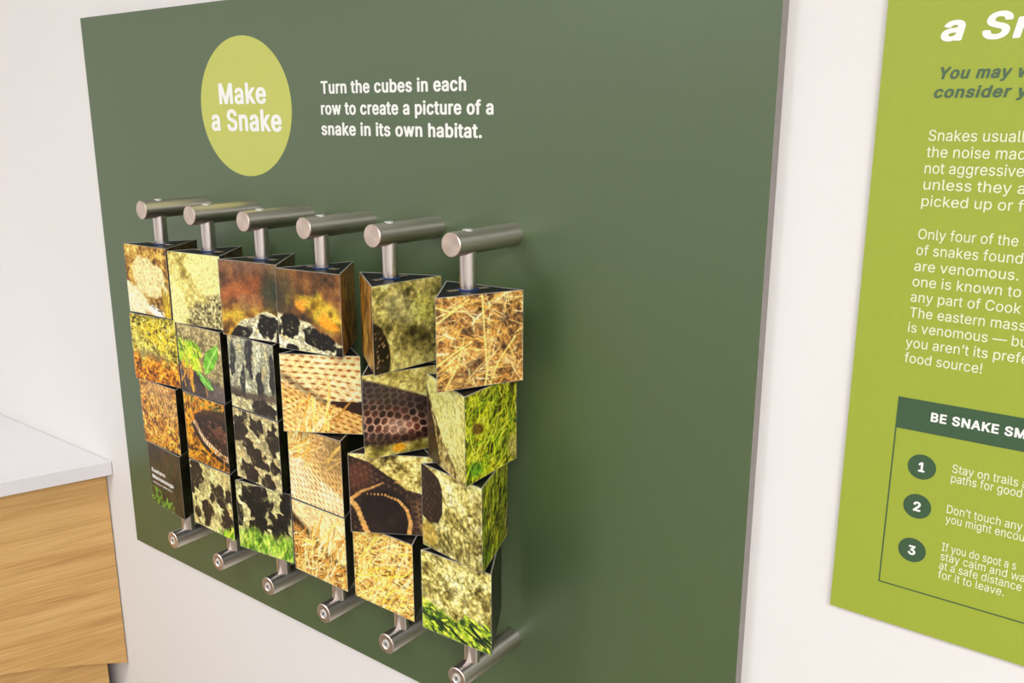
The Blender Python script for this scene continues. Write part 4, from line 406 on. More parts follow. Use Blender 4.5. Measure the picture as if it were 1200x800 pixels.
  'p': (424, "54 -147 114 -147 119 -141 120 47 144 19 176 -3 210 -11 252 -11 288 -2 324 18 351 45 374 81 387 117 394 159 395 207 388 255 376 291 355 327 332 351 300 373 276 382 252 387 222 388 192 384 174 378 150 364 120 330 116 381 108 383 49 381 48 -141 216 51 192 55 174 62 156 75 142 93 130 117 122 141 118 195 126 249 135 273 146 291 162 307 180 318 198 324 222 326 246 323 264 316 282 303 298 285 317 243 322 213 323 183 315 129 306 105 294 86 277 69 258 58 240 53", "23 21 22 23 20 21 24 20 23 29 27 28 24 19 20 30 27 29 30 26 27 25 19 24 25 18 19 26 18 25 26 17 18 30 39 26 39 40 26 40 41 26 41 42 26 42 43 26 43 44 26 44 45 26 45 17 26 45 46 17 46 16 17 47 16 46 48 16 47 49 16 48 49 15 16 50 15 49 50 14 15 30 38 39 51 14 50 52 14 51 52 13 14 30 37 38 53 13 52 53 12 13 30 36 37 54 12 53 30 3 36 3 35 36 54 11 12 55 11 54 3 34 35 56 11 55 56 10 11 3 33 34 57 10 56 3 32 33 58 10 57 3 31 32 31 10 58 3 10 31 30 2 3 4 10 3 4 9 10 5 9 4 5 8 9 5 7 8 6 7 5 0 2 30 0 1 2"),
  'r': (259, "54 -4 114 -4 119 2 119 242 121 260 128 278 148 302 174 316 204 322 247 320 248 380 246 387 204 388 174 382 144 366 120 340 117 350 117 380 114 383 54 383 48 380 48 2", "13 11 12 13 10 11 20 18 19 20 17 18 14 10 13 21 17 20 21 16 17 14 9 10 15 9 14 21 15 16 21 4 15 4 5 15 5 6 15 6 7 15 7 8 15 8 9 15 21 3 4 21 2 3 0 2 21 0 1 2"),
  's': (365, "129 -6 163 -11 193 -12 229 -8 259 1 283 14 307 33 322 54 332 78 336 108 332 138 320 162 304 180 283 194 259 205 145 236 127 247 116 264 115 288 125 306 145 320 175 328 211 326 232 318 251 300 265 275 271 274 328 288 318 318 297 348 271 369 241 382 211 387 181 388 151 385 121 377 97 366 73 348 58 330 47 306 42 276 45 246 56 222 73 202 95 186 121 174 235 143 251 132 262 114 261 90 249 72 223 56 193 50 157 52 133 60 112 78 97 110 31 96 42 60 63 30 91 9", "34 32 33 34 31 32 35 31 34 35 30 31 36 30 35 36 29 30 37 29 36 38 29 37 38 21 29 21 22 29 22 28 29 39 21 38 39 20 21 23 28 22 39 19 20 24 28 23 24 27 28 40 19 39 40 18 19 25 27 24 40 17 18 25 26 27 41 17 40 41 16 17 41 15 16 42 15 41 42 14 15 43 14 42 43 13 14 44 13 43 44 12 13 45 12 44 45 11 12 46 11 45 46 10 11 47 10 46 47 9 10 48 9 47 49 9 48 57 55 56 49 8 9 58 55 57 50 8 49 58 54 55 50 7 8 51 7 50 58 53 54 59 53 58 52 7 51 52 6 7 59 52 53 59 6 52 59 5 6 60 5 59 60 4 5 0 4 60 0 3 4 1 3 0 1 2 3"),
  't': (227, "169 -8 206 -5 214 -2 218 4 206 55 200 57 170 54 152 56 140 64 134 76 131 100 131 316 134 323 206 324 209 328 209 376 206 383 134 384 131 388 131 472 122 475 68 475 60 472 60 388 56 384 4 382 1 328 8 323 56 323 60 316 60 82 65 58 72 40 86 22 110 4 134 -4", "22 20 21 22 19 20 23 19 22 23 18 19 24 18 23 24 17 18 24 16 17 25 16 24 25 15 16 26 15 25 26 14 15 27 14 26 27 13 14 27 12 13 28 12 27 29 12 28 29 11 12 30 11 29 30 10 11 30 9 10 31 9 30 31 8 9 31 7 8 32 7 31 6 4 5 32 6 7 6 3 4 32 3 6 33 3 32 34 3 33 35 3 34 35 2 3 35 1 2 0 1 35"),
  'u': (410, "138 -3 180 -9 222 -4 262 15 288 41 292 39 293 3 296 -3 360 -3 362 375 360 383 300 383 292 381 291 153 286 117 276 93 258 73 234 60 204 54 174 58 151 69 134 87 123 111 119 141 118 381 114 383 54 383 48 381 48 141 52 93 65 57 84 30 108 10", "27 25 26 27 24 25 12 10 11 12 9 10 28 24 27 28 23 24 13 9 12 13 8 9 14 8 13 29 23 28 29 22 23 15 8 14 29 21 22 30 21 29 16 8 15 30 20 21 17 4 16 4 5 16 5 8 16 30 19 20 18 4 17 30 18 19 31 18 30 31 4 18 31 3 4 6 8 5 32 3 31 32 2 3 0 2 32 7 8 6 1 2 0"),
  'v': (389, "162 -4 223 -4 228 -3 232 2 375 374 376 380 372 383 306 383 300 380 216 146 198 90 192 85 176 140 89 380 78 383 18 383 13 380 157 2", "16 14 15 16 13 14 8 6 7 8 5 6 17 13 16 17 12 13 9 5 8 9 4 5 9 3 4 10 3 9 17 11 12 11 3 10 17 3 11 0 3 17 0 2 3 0 1 2"),
  'w': (567, "138 -4 198 -4 204 0 282 279 288 272 363 2 366 -3 372 -4 432 -3 549 380 540 383 480 383 475 380 402 109 396 97 323 374 318 383 252 383 247 380 174 105 168 100 92 380 84 383 24 383 18 380 132 2", "24 22 23 24 21 22 11 9 10 18 16 17 12 9 11 18 15 16 25 21 24 25 20 21 19 15 18 13 9 12 13 8 9 19 3 15 3 4 15 4 14 15 19 2 3 5 14 4 14 8 13 20 2 19 25 2 20 5 8 14 0 2 25 6 8 5 0 1 2 7 8 6"),
  'y': (389, "90 -149 126 -145 156 -131 177 -113 198 -83 374 373 376 379 372 383 306 383 300 379 217 151 198 91 192 85 174 145 90 379 84 383 78 383 18 383 12 379 156 1 138 -53 120 -77 108 -84 96 -86 60 -82 55 -89 43 -137 48 -143 54 -145", "18 16 17 18 15 16 9 7 8 18 14 15 9 6 7 19 14 18 19 13 14 10 6 9 10 5 6 10 4 5 11 4 10 19 12 13 12 4 11 19 4 12 20 4 19 21 4 20 22 4 21 25 23 24 22 3 4 23 3 22 25 3 23 26 3 25 26 2 3 26 1 2 27 1 26 28 1 27 28 0 1"),
  '—': (699, "1 184 697 184 704 190 704 244 697 248 1 248 -5 244 -5 190", "6 4 5 6 3 4 7 3 6 7 2 3 0 2 7 0 1 2"),
  '’': (177, "53 314 95 314 101 315 104 320 155 506 151 512 83 513 77 507 47 320", "7 5 6 7 4 5 8 4 7 8 3 4 0 3 8 0 2 3 0 1 2"),
 },
}


def layout(s, face, track=0):
    """corner points and triangles of a line of text, letter after letter"""
    vs, fs, x = [], [], 0
    for ch in s:
        adv, v, f = GLYPHS[face][ch]
        v = [int(k) for k in v.split()]
        f = [int(k) for k in f.split()]
        n = len(vs)
        vs += [(v[i] + x, v[i + 1]) for i in range(0, len(v), 2)]
        fs += [(n + f[i], n + f[i + 1], n + f[i + 2]) for i in range(0, len(f), 3)]
        x += adv + track
    return vs, fs


def lettering(full, known, x0, x1, base, capz, face_y, m_, parent, face='B', shear=0.0, name='lettering', depth=0.0003):
    """ink printed on a panel: `known` runs x0..x1, baseline at z=base, capitals up to capz"""
    track = {'B': 38, 'R': 4, 'D': 50}[face]
    kv, _ = layout(known, face, track)
    a, b = min(v[0] for v in kv), max(v[0] for v in kv)
    hv = [v[1] for v in layout('H', face)[0]]
    c0, c1 = min(hv), max(hv)
    sx, sz = (x1 - x0) / (b - a), (capz - base) / (c1 - c0)
    vs, fs = layout(full, face, track)
    me = bpy.data.meshes.new(name)
    me.from_pydata([(x0 + (x - a) * sx + shear * (y - c0) * sz, face_y - depth, base + (y - c0) * sz) for x, y in vs], [], fs)
    me.materials.append(m_)
    o = bpy.data.objects.new(name, me)
    COL.objects.link(o)
    o.parent = parent
    return o


# ------------------------------------------------------------------ setting
def struct(name, bm, m_):
    o = link(name, bm, m_)
    o['kind'] = 'structure'
    return o


XL, XR, YF, H = -3.05, 2.6, -4.6, 2.8
struct('wall_back', box_bm((XL - 0.1, 0, 0), (XR + 0.1, 0.1, H)), M['wall'])
struct('wall_left', box_bm((XL - 0.1, YF, 0), (XL, 0, H)), M['wall'])
struct('wall_right', box_bm((XR, YF, 0), (XR + 0.1, 0, H)), M['wall'])
struct('wall_front', box_bm((XL - 0.1, YF - 0.1, 0), (XR + 0.1, YF, H)), M['wall'])
struct('floor', box_bm((XL - 0.1, YF - 0.1, -0.1), (XR + 0.1, 0.1, 0)), M['floor'])
struct('ceiling', box_bm((XL - 0.1, YF - 0.1, H), (XR + 0.1, 0.1, H + 0.1)), M['ceiling'])

# ------------------------------------------------------------------ big green exhibit panel
BT = 0.01616
FY = -BT
panel = tag(empty('exhibit_panel', (-1.0, 0, 0.7494)), 'large dark green wall panel headed Make a Snake', 'exhibit panel')
PX, PZ = -1.0, 0.7494


def to_local(o, px, py, pz):
    for v in o.data.vertices:
        v.co.x -= px
        v.co.y -= py
        v.co.z -= pz
    return o


bm = box_bm((-1.65098, -BT, 0.74941), (-0.34788, -0.0002, 1.77096))
bm.faces.ensure_lookup_table()
for f in bm.faces:
    f.normal_update()
    f.material_index = 0 if f.normal.y < -0.5 else 1
to_local(link('board', bm, [M['board'], M['board_edge']], panel), PX, 0, PZ)

# round lime badge: a thin disc on the board
bm = lathe_bm([(0, 0.0), (1, 0.0), (1, 0.0002), (0, 0.0002)], 'Y', 96)
for v in bm.verts:
    v.co = Vector((-1.1925 + v.co.x * 0.1118, FY + v.co.y, 1.6141 + v.co.z * 0.1046))
badge = to_local(link('badge', bm, M['lime'], panel), PX, 0, PZ)
for t in (('Make', 'Make', -1.2547, -1.1376, 1.6186, 1.6503), ('a Snake', 'a Snake', -1.2795, -1.1051, 1.5779, 1.6107)):
    to_local(lettering(*t, FY - 0.0002, M['white_ink'], badge), PX, 0, PZ)
for t in (('Turn the cubes in each', 'Turn the cubes in each', -1.0149, -0.7459, 1.6311, 1.6485),
          ('row to create a picture of a', 'row to create a picture of a', -1.0167, -0.7028, 1.6025, 1.6201),
          ('snake in its own habitat.', 'snake in its own habitat.', -1.0178, -0.7213, 1.5742, 1.5920)):
    to_local(lettering(*t, FY, M['white_ink'], panel), PX, 0, PZ)

# ------------------------------------------------------------------ lime information sign
SY = -0.0072
SX0, SX1, SZ0, SZ1 = -0.2530, 0.33, 1.0943, 1.98
sign = tag(empty('information_sign', (0.03, 0, SZ0)), 'lime green wall sign with cream lettering about snakes', 'sign')
bm = box_bm((SX0, SY, SZ0), (SX1, -0.0002, SZ1))
for f in bm.faces:
    f.normal_update()
    f.material_index = 0 if f.normal.y < -0.5 else 1
to_local(link('board', bm, [M['lime_board'], M['sign_edge']], sign), 0.03, 0, SZ0)

INFO = [
    ('a Snake', 'a S', -0.2061, -0.1523, 1.6648, 1.6873, 'h'),
    ('You may w', 'You may', -0.2044, -0.1465, 1.6326, 1.6431, 's'),
    ('consider y', 'consider', -0.2063, -0.1449, 1.6165, 1.6268, 's'),
    ('Snakes usually', 'Snakes', -0.2061, -0.1659, 1.5791, 1.5889, 'b'),
    ('the noise made', 'the noise', -0.2062, -0.1542, 1.5645, 1.5743, 'b'),
    ('not aggressive', 'not aggressive', -0.2063, -0.1258, 1.5500, 1.5598, 'b'),
    ('unless they are', 'unless they', -0.2058, -0.1336, 1.5354, 1.5451, 'b'),
    ('picked up or fr', 'picked up or', -0.2059, -0.1309, 1.5204, 1.5301, 'b'),
    ('Only four of the 3', 'Only four of the', -0.2056, -0.1229, 1.4900, 1.4996, 'b'),
    ('of snakes found', 'of snakes found', -0.2057, -0.1177, 1.4750, 1.4847, 'b'),
    ('are venomous. O', 'are venomous.', -0.2059, -0.1190, 1.4600, 1.4697, 'b'),
    ('one is known to', 'one is known to', -0.2060, -0.1153, 1.4453, 1.4550, 'b'),
    ('any part of Cook', 'any part of Cook', -0.2061, -0.1135, 1.4305, 1.4402, 'b'),
    ('The eastern mass', 'The eastern', -0.2055, -0.1408, 1.4156, 1.4253, 'b'),
    ('is venomous \u2014 but', 'is venomous', -0.2055, -0.1368, 1.4010, 1.4107, 'b'),
    ("you aren\u2019t its prefe", "you aren\u2019t its", -0.2061, -0.1350, 1.3862, 1.3959, 'b'),
    ('food source!', 'food source!', -0.2057, -0.1381, 1.3712, 1.3809, 'b'),
    ('Stay on trails a', 'Stay on trails', -0.1520, -0.0961, 1.2706, 1.2792, 'l'),
    ('paths for good', 'paths for good', -0.1520, -0.0919, 1.2609, 1.2695, 'l'),
    ("Don\u2019t touch any", "Don\u2019t touch any", -0.1522, -0.0876, 1.2288, 1.2374, 'l'),
    ('you might encou', 'you might encou', -0.1524, -0.0849, 1.2188, 1.2274, 'l'),
    ('If you do spot a s', 'If you do spot', -0.1524, -0.1005, 1.1889, 1.1975, 'l'),
    ('stay calm and wa', 'stay calm and', -0.1525, -0.0943, 1.1790, 1.1876, 'l'),
    ('at a safe distance', 'at a safe distance', -0.1527, -0.0810, 1.1692, 1.1778, 'l'),
    ('for it to leave.', 'for it to leave.', -0.1528, -0.0945, 1.1594, 1.1680, 'l'),
]
STY = {'h': ('white_ink', 'D', 0.2), 's': ('slate_ink', 'D', 0.2), 'b': ('cream_ink', 'R', 0.0), 'l': ('cream_ink', 'R', 0.0)}
for t in INFO:
    mk, face, shear = STY[t[6]]
    to_local(lettering(*t[:6], SY, M[mk], sign, face=face, shear=shear), 0.03, 0, SZ0)

# boxed panel: thin frame, header band, numbered discs
FX0, FX1, FZ0, FZ1 = -0.2072, 0.285, 1.1374, 1.3363
bm = bmesh.new()
LW = 0.0013


def flat(bm, x0, x1, z0, z1, y, d=0.0002):
    t = box_bm((x0, y - d, z0), (x1, y, z1))
    me = bpy.data.meshes.new('t')
    t.to_mesh(me)
    t.free()
    bm.from_mesh(me)
    bpy.data.meshes.remove(me)


for a in ((FX0, FX0 + LW, FZ0, FZ1), (FX1 - LW, FX1, FZ0, FZ1), (FX0 + LW, FX1 - LW, FZ0, FZ0 + LW)):
    flat(bm, *a, SY)
to_local(link('box_frame', bm, M['green_ink'], sign), 0.03, 0, SZ0)
bm = bmesh.new()
flat(bm, FX0, FX1, 1.3046, FZ1, SY - 0.0001)
band = to_local(link('header_band', bm, M['green_ink'], sign), 0.03, 0, SZ0)
to_local(lettering('BE SNAKE SMART', 'BE SNAKE', -0.1761, -0.1177, 1.3170, 1.3262, SY - 0.0003, M['white_ink'], band, face='D'), 0.03, 0, SZ0)
for num, z in (('1', 1.2694), ('2', 1.2281), ('3', 1.1811)):
    bm = lathe_bm([(0, 0.0), (1, 0.0), (1, 0.0002), (0, 0.0002)], 'Y', 48)
    for v in bm.verts:
        v.co = Vector((-0.1790 + v.co.x * 0.0130, SY + v.co.y, z + v.co.z * 0.0127))
    disc = to_local(link('number_disc', bm, M['green_ink'], sign), 0.03, 0, SZ0)
    wn = 0.0035 if num != '1' else 0.0030
    to_local(lettering(num, num, -0.1790 - wn, -0.1790 + wn, z - 0.0050, z + 0.0050, SY - 0.0002, M['white_ink'], disc, face='D', name='numeral'), 0.03, 0, SZ0)

# ------------------------------------------------------------------ counter and cabinet by the left of the panel
DV = Vector((-0.32013, -0.94737, 0))     # along the drawer fronts, away from the wall
NV = Vector((0.94737, -0.32013, 0))      # out of the drawer fronts
C0 = Vector((-1.776, 0, 0))


def at_s(s, off=0.0):
    return C0 + DV * s + NV * off


A = Vector((-1.7495, -0.0015, 0))
B = A + DV * 0.80
ct = link('countertop', prism_bm([(-3.04, -0.0015), (-3.04, B.y), (B.x, B.y), (A.x, A.y)], 0.8637, 0.8942, 0.0012), M['top'])
tag(ct, 'white countertop slab over the oak cabinet, meeting the wall', 'countertop')

cab = tag(empty('drawer_cabinet', (-2.2, -0.35, 0)), 'light oak drawer cabinet under the white countertop', 'cabinet')


def cab_part(name, bm, m_):
    o = link(name, bm, m_, cab)
    for v in o.data.vertices:
        v.co -= Vector((-2.2, -0.35, 0))
    return o


p = C0 - NV * 0.052
s0 = (-0.004 - p.y) / DV.y
a0 = p + DV * (s0 + 0.15)
b0 = p + DV * 0.74
cab_part('carcass', prism_bm([(-3.03, -0.004), (-3.03, b0.y), (b0.x, b0.y), (a0.x, a0.y), (a0.x - 0.03, -0.004)], 0.0, 0.8635), M['carcass'])


def front_bm(s0, s1, z_top, zfun, off0, off1, n=48):
    bm = bmesh.new()
    fr = []
    for off in (off0, off1):
        top = []
        bot = []
        sw = max(s0, (0.003 - NV.y * off * -1) / 0.94737)
        for i in range(n + 1):
            s = sw + (s1 - sw) * i / n
            P = at_s(s, off)
            top.append(bm.verts.new((P.x, P.y, z_top)))
            bot.append(bm.verts.new((P.x, P.y, zfun(s))))
        fr.append((top, bot))
    (ta, ba), (tb, bb) = fr
    for i in range(n):
        bm.faces.new((ta[i], ta[i + 1], ba[i + 1], ba[i]))
        bm.faces.new((tb[i], bb[i], bb[i + 1], tb[i + 1]))
        bm.faces.new((ta[i], tb[i], tb[i + 1], ta[i + 1]))
        bm.faces.new((ba[i], ba[i + 1], bb[i + 1], bb[i]))
    bm.faces.new((ta[0], ba[0], bb[0], tb[0]))
    bm.faces.new((ta[n], tb[n], bb[n], ba[n]))
    bmesh.ops.recalc_face_normals(bm, faces=bm.faces[:])
    return bm


# material grain runs along the drawer fronts, so each front carries its own rotation
def oak_front(name, bm):
    o = cab_part(name, bm, M['wood'])
    ang = math.atan2(DV.y, DV.x)
    R = Matrix.Rotation(ang, 4, 'Z')
    o.data.transform(R.inverted())
    o.rotation_euler = (0, 0, ang)
    return o


oak_front('drawer_front', front_bm(0.003, 0.73, 0.8600, lambda s: 0.4032 + 0.07 * math.sin(PI * max(0, min(1, (s - 0.003) / 0.727))), -0.020, 0.0))
oak_front('drawer_front', front_bm(0.041, 0.70, 0.66, lambda s: 0.06, -0.050, -0.030))

# ------------------------------------------------------------------ steel rods on standoffs
RX0, RS, RY = -1.3116, 0.12775, -0.1035
ZT, ZB = 1.4584, 0.8984
YT, YB = -0.1337, -0.1357
TR, RR = 0.0145, 0.0103
ORD = ['leftmost', 'second from left', 'third from left', 'fourth from left', 'fifth from left', 'rightmost']


def make_rod():
    root = empty('rod_mount', (RX0, FY, 0.0))
    L = -YT + FY                           # standoff length out of the board
    Lb = -YB + FY
    ch = 0.0009
    # upper standoff: closed turned end
    bm = lathe_bm([(0, 0.0), (TR, 0.0), (TR, L - ch), (TR - ch, L), (0, L)], 'Y', 64, (0, 0, ZT), {2: 1, 3: 1})
    link('standoff', bm, [M['tube'], M['cap']], root, True)
    # bright end of the rod showing in the top of the standoff
    top = lathe_bm([(0, ZT + TR - 0.004), (0.0062, ZT + TR - 0.004), (0.0062, ZT + TR + 0.0003), (0.0050, ZT + TR + 0.0009), (0, ZT + TR + 0.0009)], 'Z', 32, (0, RY - FY, 0))
    link('end_plug', top, M['screw'], root, True)
    # lower standoff: countersunk screw in its end
    bm = lathe_bm([(0, 0.0), (TR, 0.0), (TR, Lb - ch), (TR - ch, Lb), (0.0078, Lb), (0.0066, Lb - 0.0012), (0, Lb - 0.0012)], 'Y', 64, (0, 0, ZB),
                  {2: 1, 3: 1, 4: 1, 5: 1})
    lo = link('standoff', bm, [M['tube'], M['cap']], root, True)
    bm = lathe_bm([(0.0062, Lb - 0.0012), (0.0062, Lb - 0.0005), (0.0045, Lb - 0.0001), (0, Lb + 0.0001)], 'Y', 32, (0, 0, ZB))
    sc = link('screw', bm, M['screw'], lo, True)
    bm = bmesh.new()
    for a in (0.5, 0.5 + PI / 2):
        t = box_bm((-0.0031, -0.00035, -0.0006), (0.0031, 0.0, 0.0006))
        bmesh.ops.rotate(t, verts=t.verts[:], cent=(0, 0, 0), matrix=Matrix.Rotation(a, 3, 'Y'))
        bmesh.ops.translate(t, verts=t.verts[:], vec=(0, -Lb, ZB))
        me = bpy.data.meshes.new('t')
        t.to_mesh(me)
        t.free()
        bm.from_mesh(me)
        bpy.data.meshes.remove(me)
    xx = link('cross_slot', bm, M['dark'], lo)
    # the upright rod
    bm = lathe_bm([(0, ZB), (RR, ZB), (RR, ZT), (0, ZT)], 'Z', 48, (0, RY - FY, 0))
    link('rod', bm, M['rod'], root, True)
    return root


def copy_tree(o, parent=None):
    c = o.copy()
    COL.objects.link(c)
    c.parent = parent
    for ch in list(o.children):
        copy_tree(ch, c)
    return c


rod0 = make_rod()
RLAB = ['brushed steel rod on standoffs, leftmost of six, through the caption block',
        'brushed steel rod on standoffs, second from left, through the green leaf block',
        'brushed steel rod on standoffs, third from left, topped by the red-brown blur block',
        'brushed steel rod on standoffs, fourth from left, through two golden scale blocks',
        'brushed steel rod on standoffs, fifth from left, through the dark snake head block',
        'brushed steel rod on standoffs, rightmost of six, topped by a straw picture block']
for k in range(6):
    r = rod0 if k == 0 else copy_tree(rod0)
    r.location.x = RX0 + RS * k
    tag(r, RLAB[k], 'rod mount', 'steel rods of the turning picture game')
# ------------------------------------------------------------------ painted pictures of the blocks
class P:
    """a small procedural painter: an n x n picture with u to the right and v down, both 0..1"""

    def __init__(s, n, seed):
        s.n = n
        s.r = np.random.RandomState(seed)
        g = (np.arange(n) + 0.5) / n
        s.u, s.v = np.meshgrid(g, g)
        s.img = np.zeros((n, n, 3))

    def noise(s, fu, fv, oct=1, rot=0.0):
        out = np.zeros((s.n, s.n))
        amp, tot = 1.0, 0.0
        c, d = math.cos(rot), math.sin(rot)
        U = (s.u - 0.5) * c + (s.v - 0.5) * d + 1
        V = -(s.u - 0.5) * d + (s.v - 0.5) * c + 1
        for _ in range(oct):
            gx, gy = int(fu * 2) + 3, int(fv * 2) + 3
            g = s.r.rand(gy, gx)
            x, y = U * fu, V * fv
            i, j = np.floor(x).astype(int), np.floor(y).astype(int)
            a, b = x - i, y - j
            a, b = a * a * (3 - 2 * a), b * b * (3 - 2 * b)
            i, j = i % (gx - 1), j % (gy - 1)
            out += amp * ((g[j, i] * (1 - a) + g[j, i + 1] * a) * (1 - b) + (g[j + 1, i] * (1 - a) + g[j + 1, i + 1] * a) * b)
            tot += amp
            amp *= 0.6
            fu, fv = fu * 2, fv * 2
        return np.clip((out / tot - 0.5) * 1.5 + 0.5, 0, 1)

    def ramp(s, t, stops):
        p = [k[0] for k in stops]
        return np.stack([np.interp(t, p, [k[1][i] for k in stops]) for i in range(3)], -1)

    def mix(s, mask, col):
        m = np.clip(mask, 0, 1)[..., None]
        s.img = s.img * (1 - m) + np.asarray(col, float) * m

    def mul(s, mask, k):
        s.img = s.img * (1 - np.clip(mask, 0, 1)[..., None] * (1 - k))

    def ell(s, u, v, a, b, rot=0, soft=0.25, wob=0.0, f=6):
        c, d = math.cos(rot), math.sin(rot)
        x = ((s.u - u) * c + (s.v - v) * d) / a
        y = (-(s.u - u) * d + (s.v - v) * c) / b
        q = np.sqrt(x * x + y * y)
        if wob:
            q = q + (s.noise(f, f, 2) - 0.5) * wob
        return np.clip((1 - q) / soft + 0.5, 0, 1)

    def poly(s, pts, soft=0.0):
        ins = np.zeros((s.n, s.n), bool)
        k = len(pts)
        for i in range(k):
            (x0, y0), (x1, y1) = pts[i], pts[(i + 1) % k]
            if y0 == y1:
                continue
            cr = ((s.v >= min(y0, y1)) & (s.v < max(y0, y1)))
            ins ^= cr & (s.u < x0 + (s.v - y0) * (x1 - x0) / (y1 - y0))
        return ins.astype(float)

    def curve(s, pts, w0, w1=None, soft=1.0):
        """mask of a polyline with a tapering half-width"""
        w1 = w0 if w1 is None else w1
        best = np.zeros((s.n, s.n))
        k = len(pts) - 1
        for i in range(k):
            (x0, y0), (x1, y1) = pts[i], pts[i + 1]
            dx, dy = x1 - x0, y1 - y0
            t = np.clip(((s.u - x0) * dx + (s.v - y0) * dy) / (dx * dx + dy * dy + 1e-9), 0, 1)
            d = np.hypot(s.u - x0 - t * dx, s.v - y0 - t * dy)
            w = w0 + (w1 - w0) * (i + t) / k
            best = np.maximum(best, np.clip((w - d) * s.n / soft * 0.8 + 0.5, 0, 1))
        return best

    def strokes(s, count, cols, length, ang, spread, w, reg=(0, 0, 1, 1), bend=0.3, mask=None, alpha=1.0):
        n = s.n
        for _ in range(count):
            x = reg[0] + s.r.rand() * (reg[2] - reg[0])
            y = reg[1] + s.r.rand() * (reg[3] - reg[1])
            if mask is not None and mask[min(n - 1, max(0, int(y * n))), min(n - 1, max(0, int(x * n)))] < s.r.rand():
                continue
            L = length * (0.5 + s.r.rand())
            a = ang + (s.r.rand() * 2 - 1) * spread
            bd = (s.r.rand() * 2 - 1) * bend
            c = np.asarray(cols[s.r.randint(len(cols))], float) * (0.85 + 0.3 * s.r.rand())
            ww = w * (0.6 + 0.8 * s.r.rand())
            px, py = x - L / 2 * math.cos(a), y - L / 2 * math.sin(a)
            pts = []
            for i in range(5):
                aa = a + bd * (i / 4 - 0.5) * 2
                pts.append((px, py))
                px += L / 4 * math.cos(aa)
                py += L / 4 * math.sin(aa)
            xs = [p[0] for p in pts]
            ys = [p[1] for p in pts]
            i0, i1 = max(0, int((min(xs) - 2 * ww) * n) - 1), min(n, int((max(xs) + 2 * ww) * n) + 2)
            j0, j1 = max(0, int((min(ys) - 2 * ww) * n) - 1), min(n, int((max(ys) + 2 * ww) * n) + 2)
            if i1 <= i0 or j1 <= j0:
                continue
            U, V = s.u[j0:j1, i0:i1], s.v[j0:j1, i0:i1]
            best = np.zeros(U.shape)
            for k in range(4):
                (x0, y0), (x1, y1) = pts[k], pts[k + 1]
                dx, dy = x1 - x0, y1 - y0
                t = np.clip(((U - x0) * dx + (V - y0) * dy) / (dx * dx + dy * dy + 1e-9), 0, 1)
                d = np.hypot(U - x0 - t * dx, V - y0 - t * dy)
                wt = ww * (1 - 0.6 * abs((k + t) / 4 - 0.4))
                best = np.maximum(best, np.clip((wt - d) * n * 0.9 + 0.5, 0, 1))
            b = (best * alpha)[..., None]
            s.img[j0:j1, i0:i1] = s.img[j0:j1, i0:i1] * (1 - b) + c * b

    def scales(s, rot, du, dv, warp=0.0):
        """staggered scale lattice; returns (distance from the scale's middle 0..1, along -1..1, random per scale)"""
        c, d = math.cos(rot), math.sin(rot)
        x = s.u * c + s.v * d
        y = -s.u * d + s.v * c
        if warp:
            x = x + warp * (s.noise(2, 2) - 0.5)
            y = y + warp * (s.noise(2, 2) - 0.5)
        j = np.floor(y / dv)
        x2 = x / du + 0.5 * (j % 2)
        i = np.floor(x2)
        best = np.full(s.u.shape, 9.0)
        sec = np.full(s.u.shape, 9.0)
        al = np.zeros(s.u.shape)
        rid = np.zeros(s.u.shape)
        s.fy = np.zeros(s.u.shape)
        for dj in (-1, 0, 1):
            jj = j + dj
            xx = x / du + 0.5 * (jj % 2)
            ii0 = np.floor(xx)
            for di in (-1, 0, 1):
                ii = ii0 + di
                fx = xx - ii - 0.5
                fy = y / dv - jj - 0.5
                q = np.hypot(fx, fy * 0.87)
                mm = q < best
                sec = np.where(mm, best, np.minimum(sec, q))
                best = np.where(mm, q, best)
                al = np.where(mm, fx * 2, al)
                s.fy = np.where(mm, fy, s.fy)
                h = np.sin(ii * 127.1 + jj * 311.7) * 43758.5
                rid = np.where(mm, h - np.floor(h), rid)
        best = 1 - np.clip((sec - best) * 1.25, 0, 1)
        return np.clip(best, 0, 1), al, rid

    def speckle(s, f, amt):
        s.img = s.img * (1 + amt * (s.noise(f, f, 2)[..., None] - 0.5) * 2)


HAY = [(224, 182, 106), (238, 204, 134), (206, 158, 80), (186, 134, 64), (248, 226, 170)]
GRASS = [(150, 190, 40), (190, 205, 60), (110, 160, 50), (205, 215, 90), (90, 130, 40)]


def hay(p, dark=0.5, n1=180, ang=0.7, spread=1.2, w=0.006):
    t = 0.6 * p.noise(9, 9, 3) + 0.4 * p.noise(34, 34, 2)
    p.img = p.ramp(t, [(0.1, (50, 36, 26)), (0.4, (134, 98, 58)), (0.6, (200, 160, 98)), (0.9, (244, 218, 164))])
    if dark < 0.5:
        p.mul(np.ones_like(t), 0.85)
    p.strokes(n1, [(150, 98, 40), (186, 130, 60), (90, 56, 28)], 0.2, ang, spread, w, alpha=0.8)
    p.strokes(n1, HAY, 0.26, ang, spread, w, alpha=0.85)


def moss(p, cols=None, f=14):
    t = p.noise(f, f, 3)
    p.img = p.ramp(t, cols or [(0, (40, 38, 22)), (0.35, (120, 110, 40)), (0.6, (176, 160, 56)), (1, (226, 206, 96))])


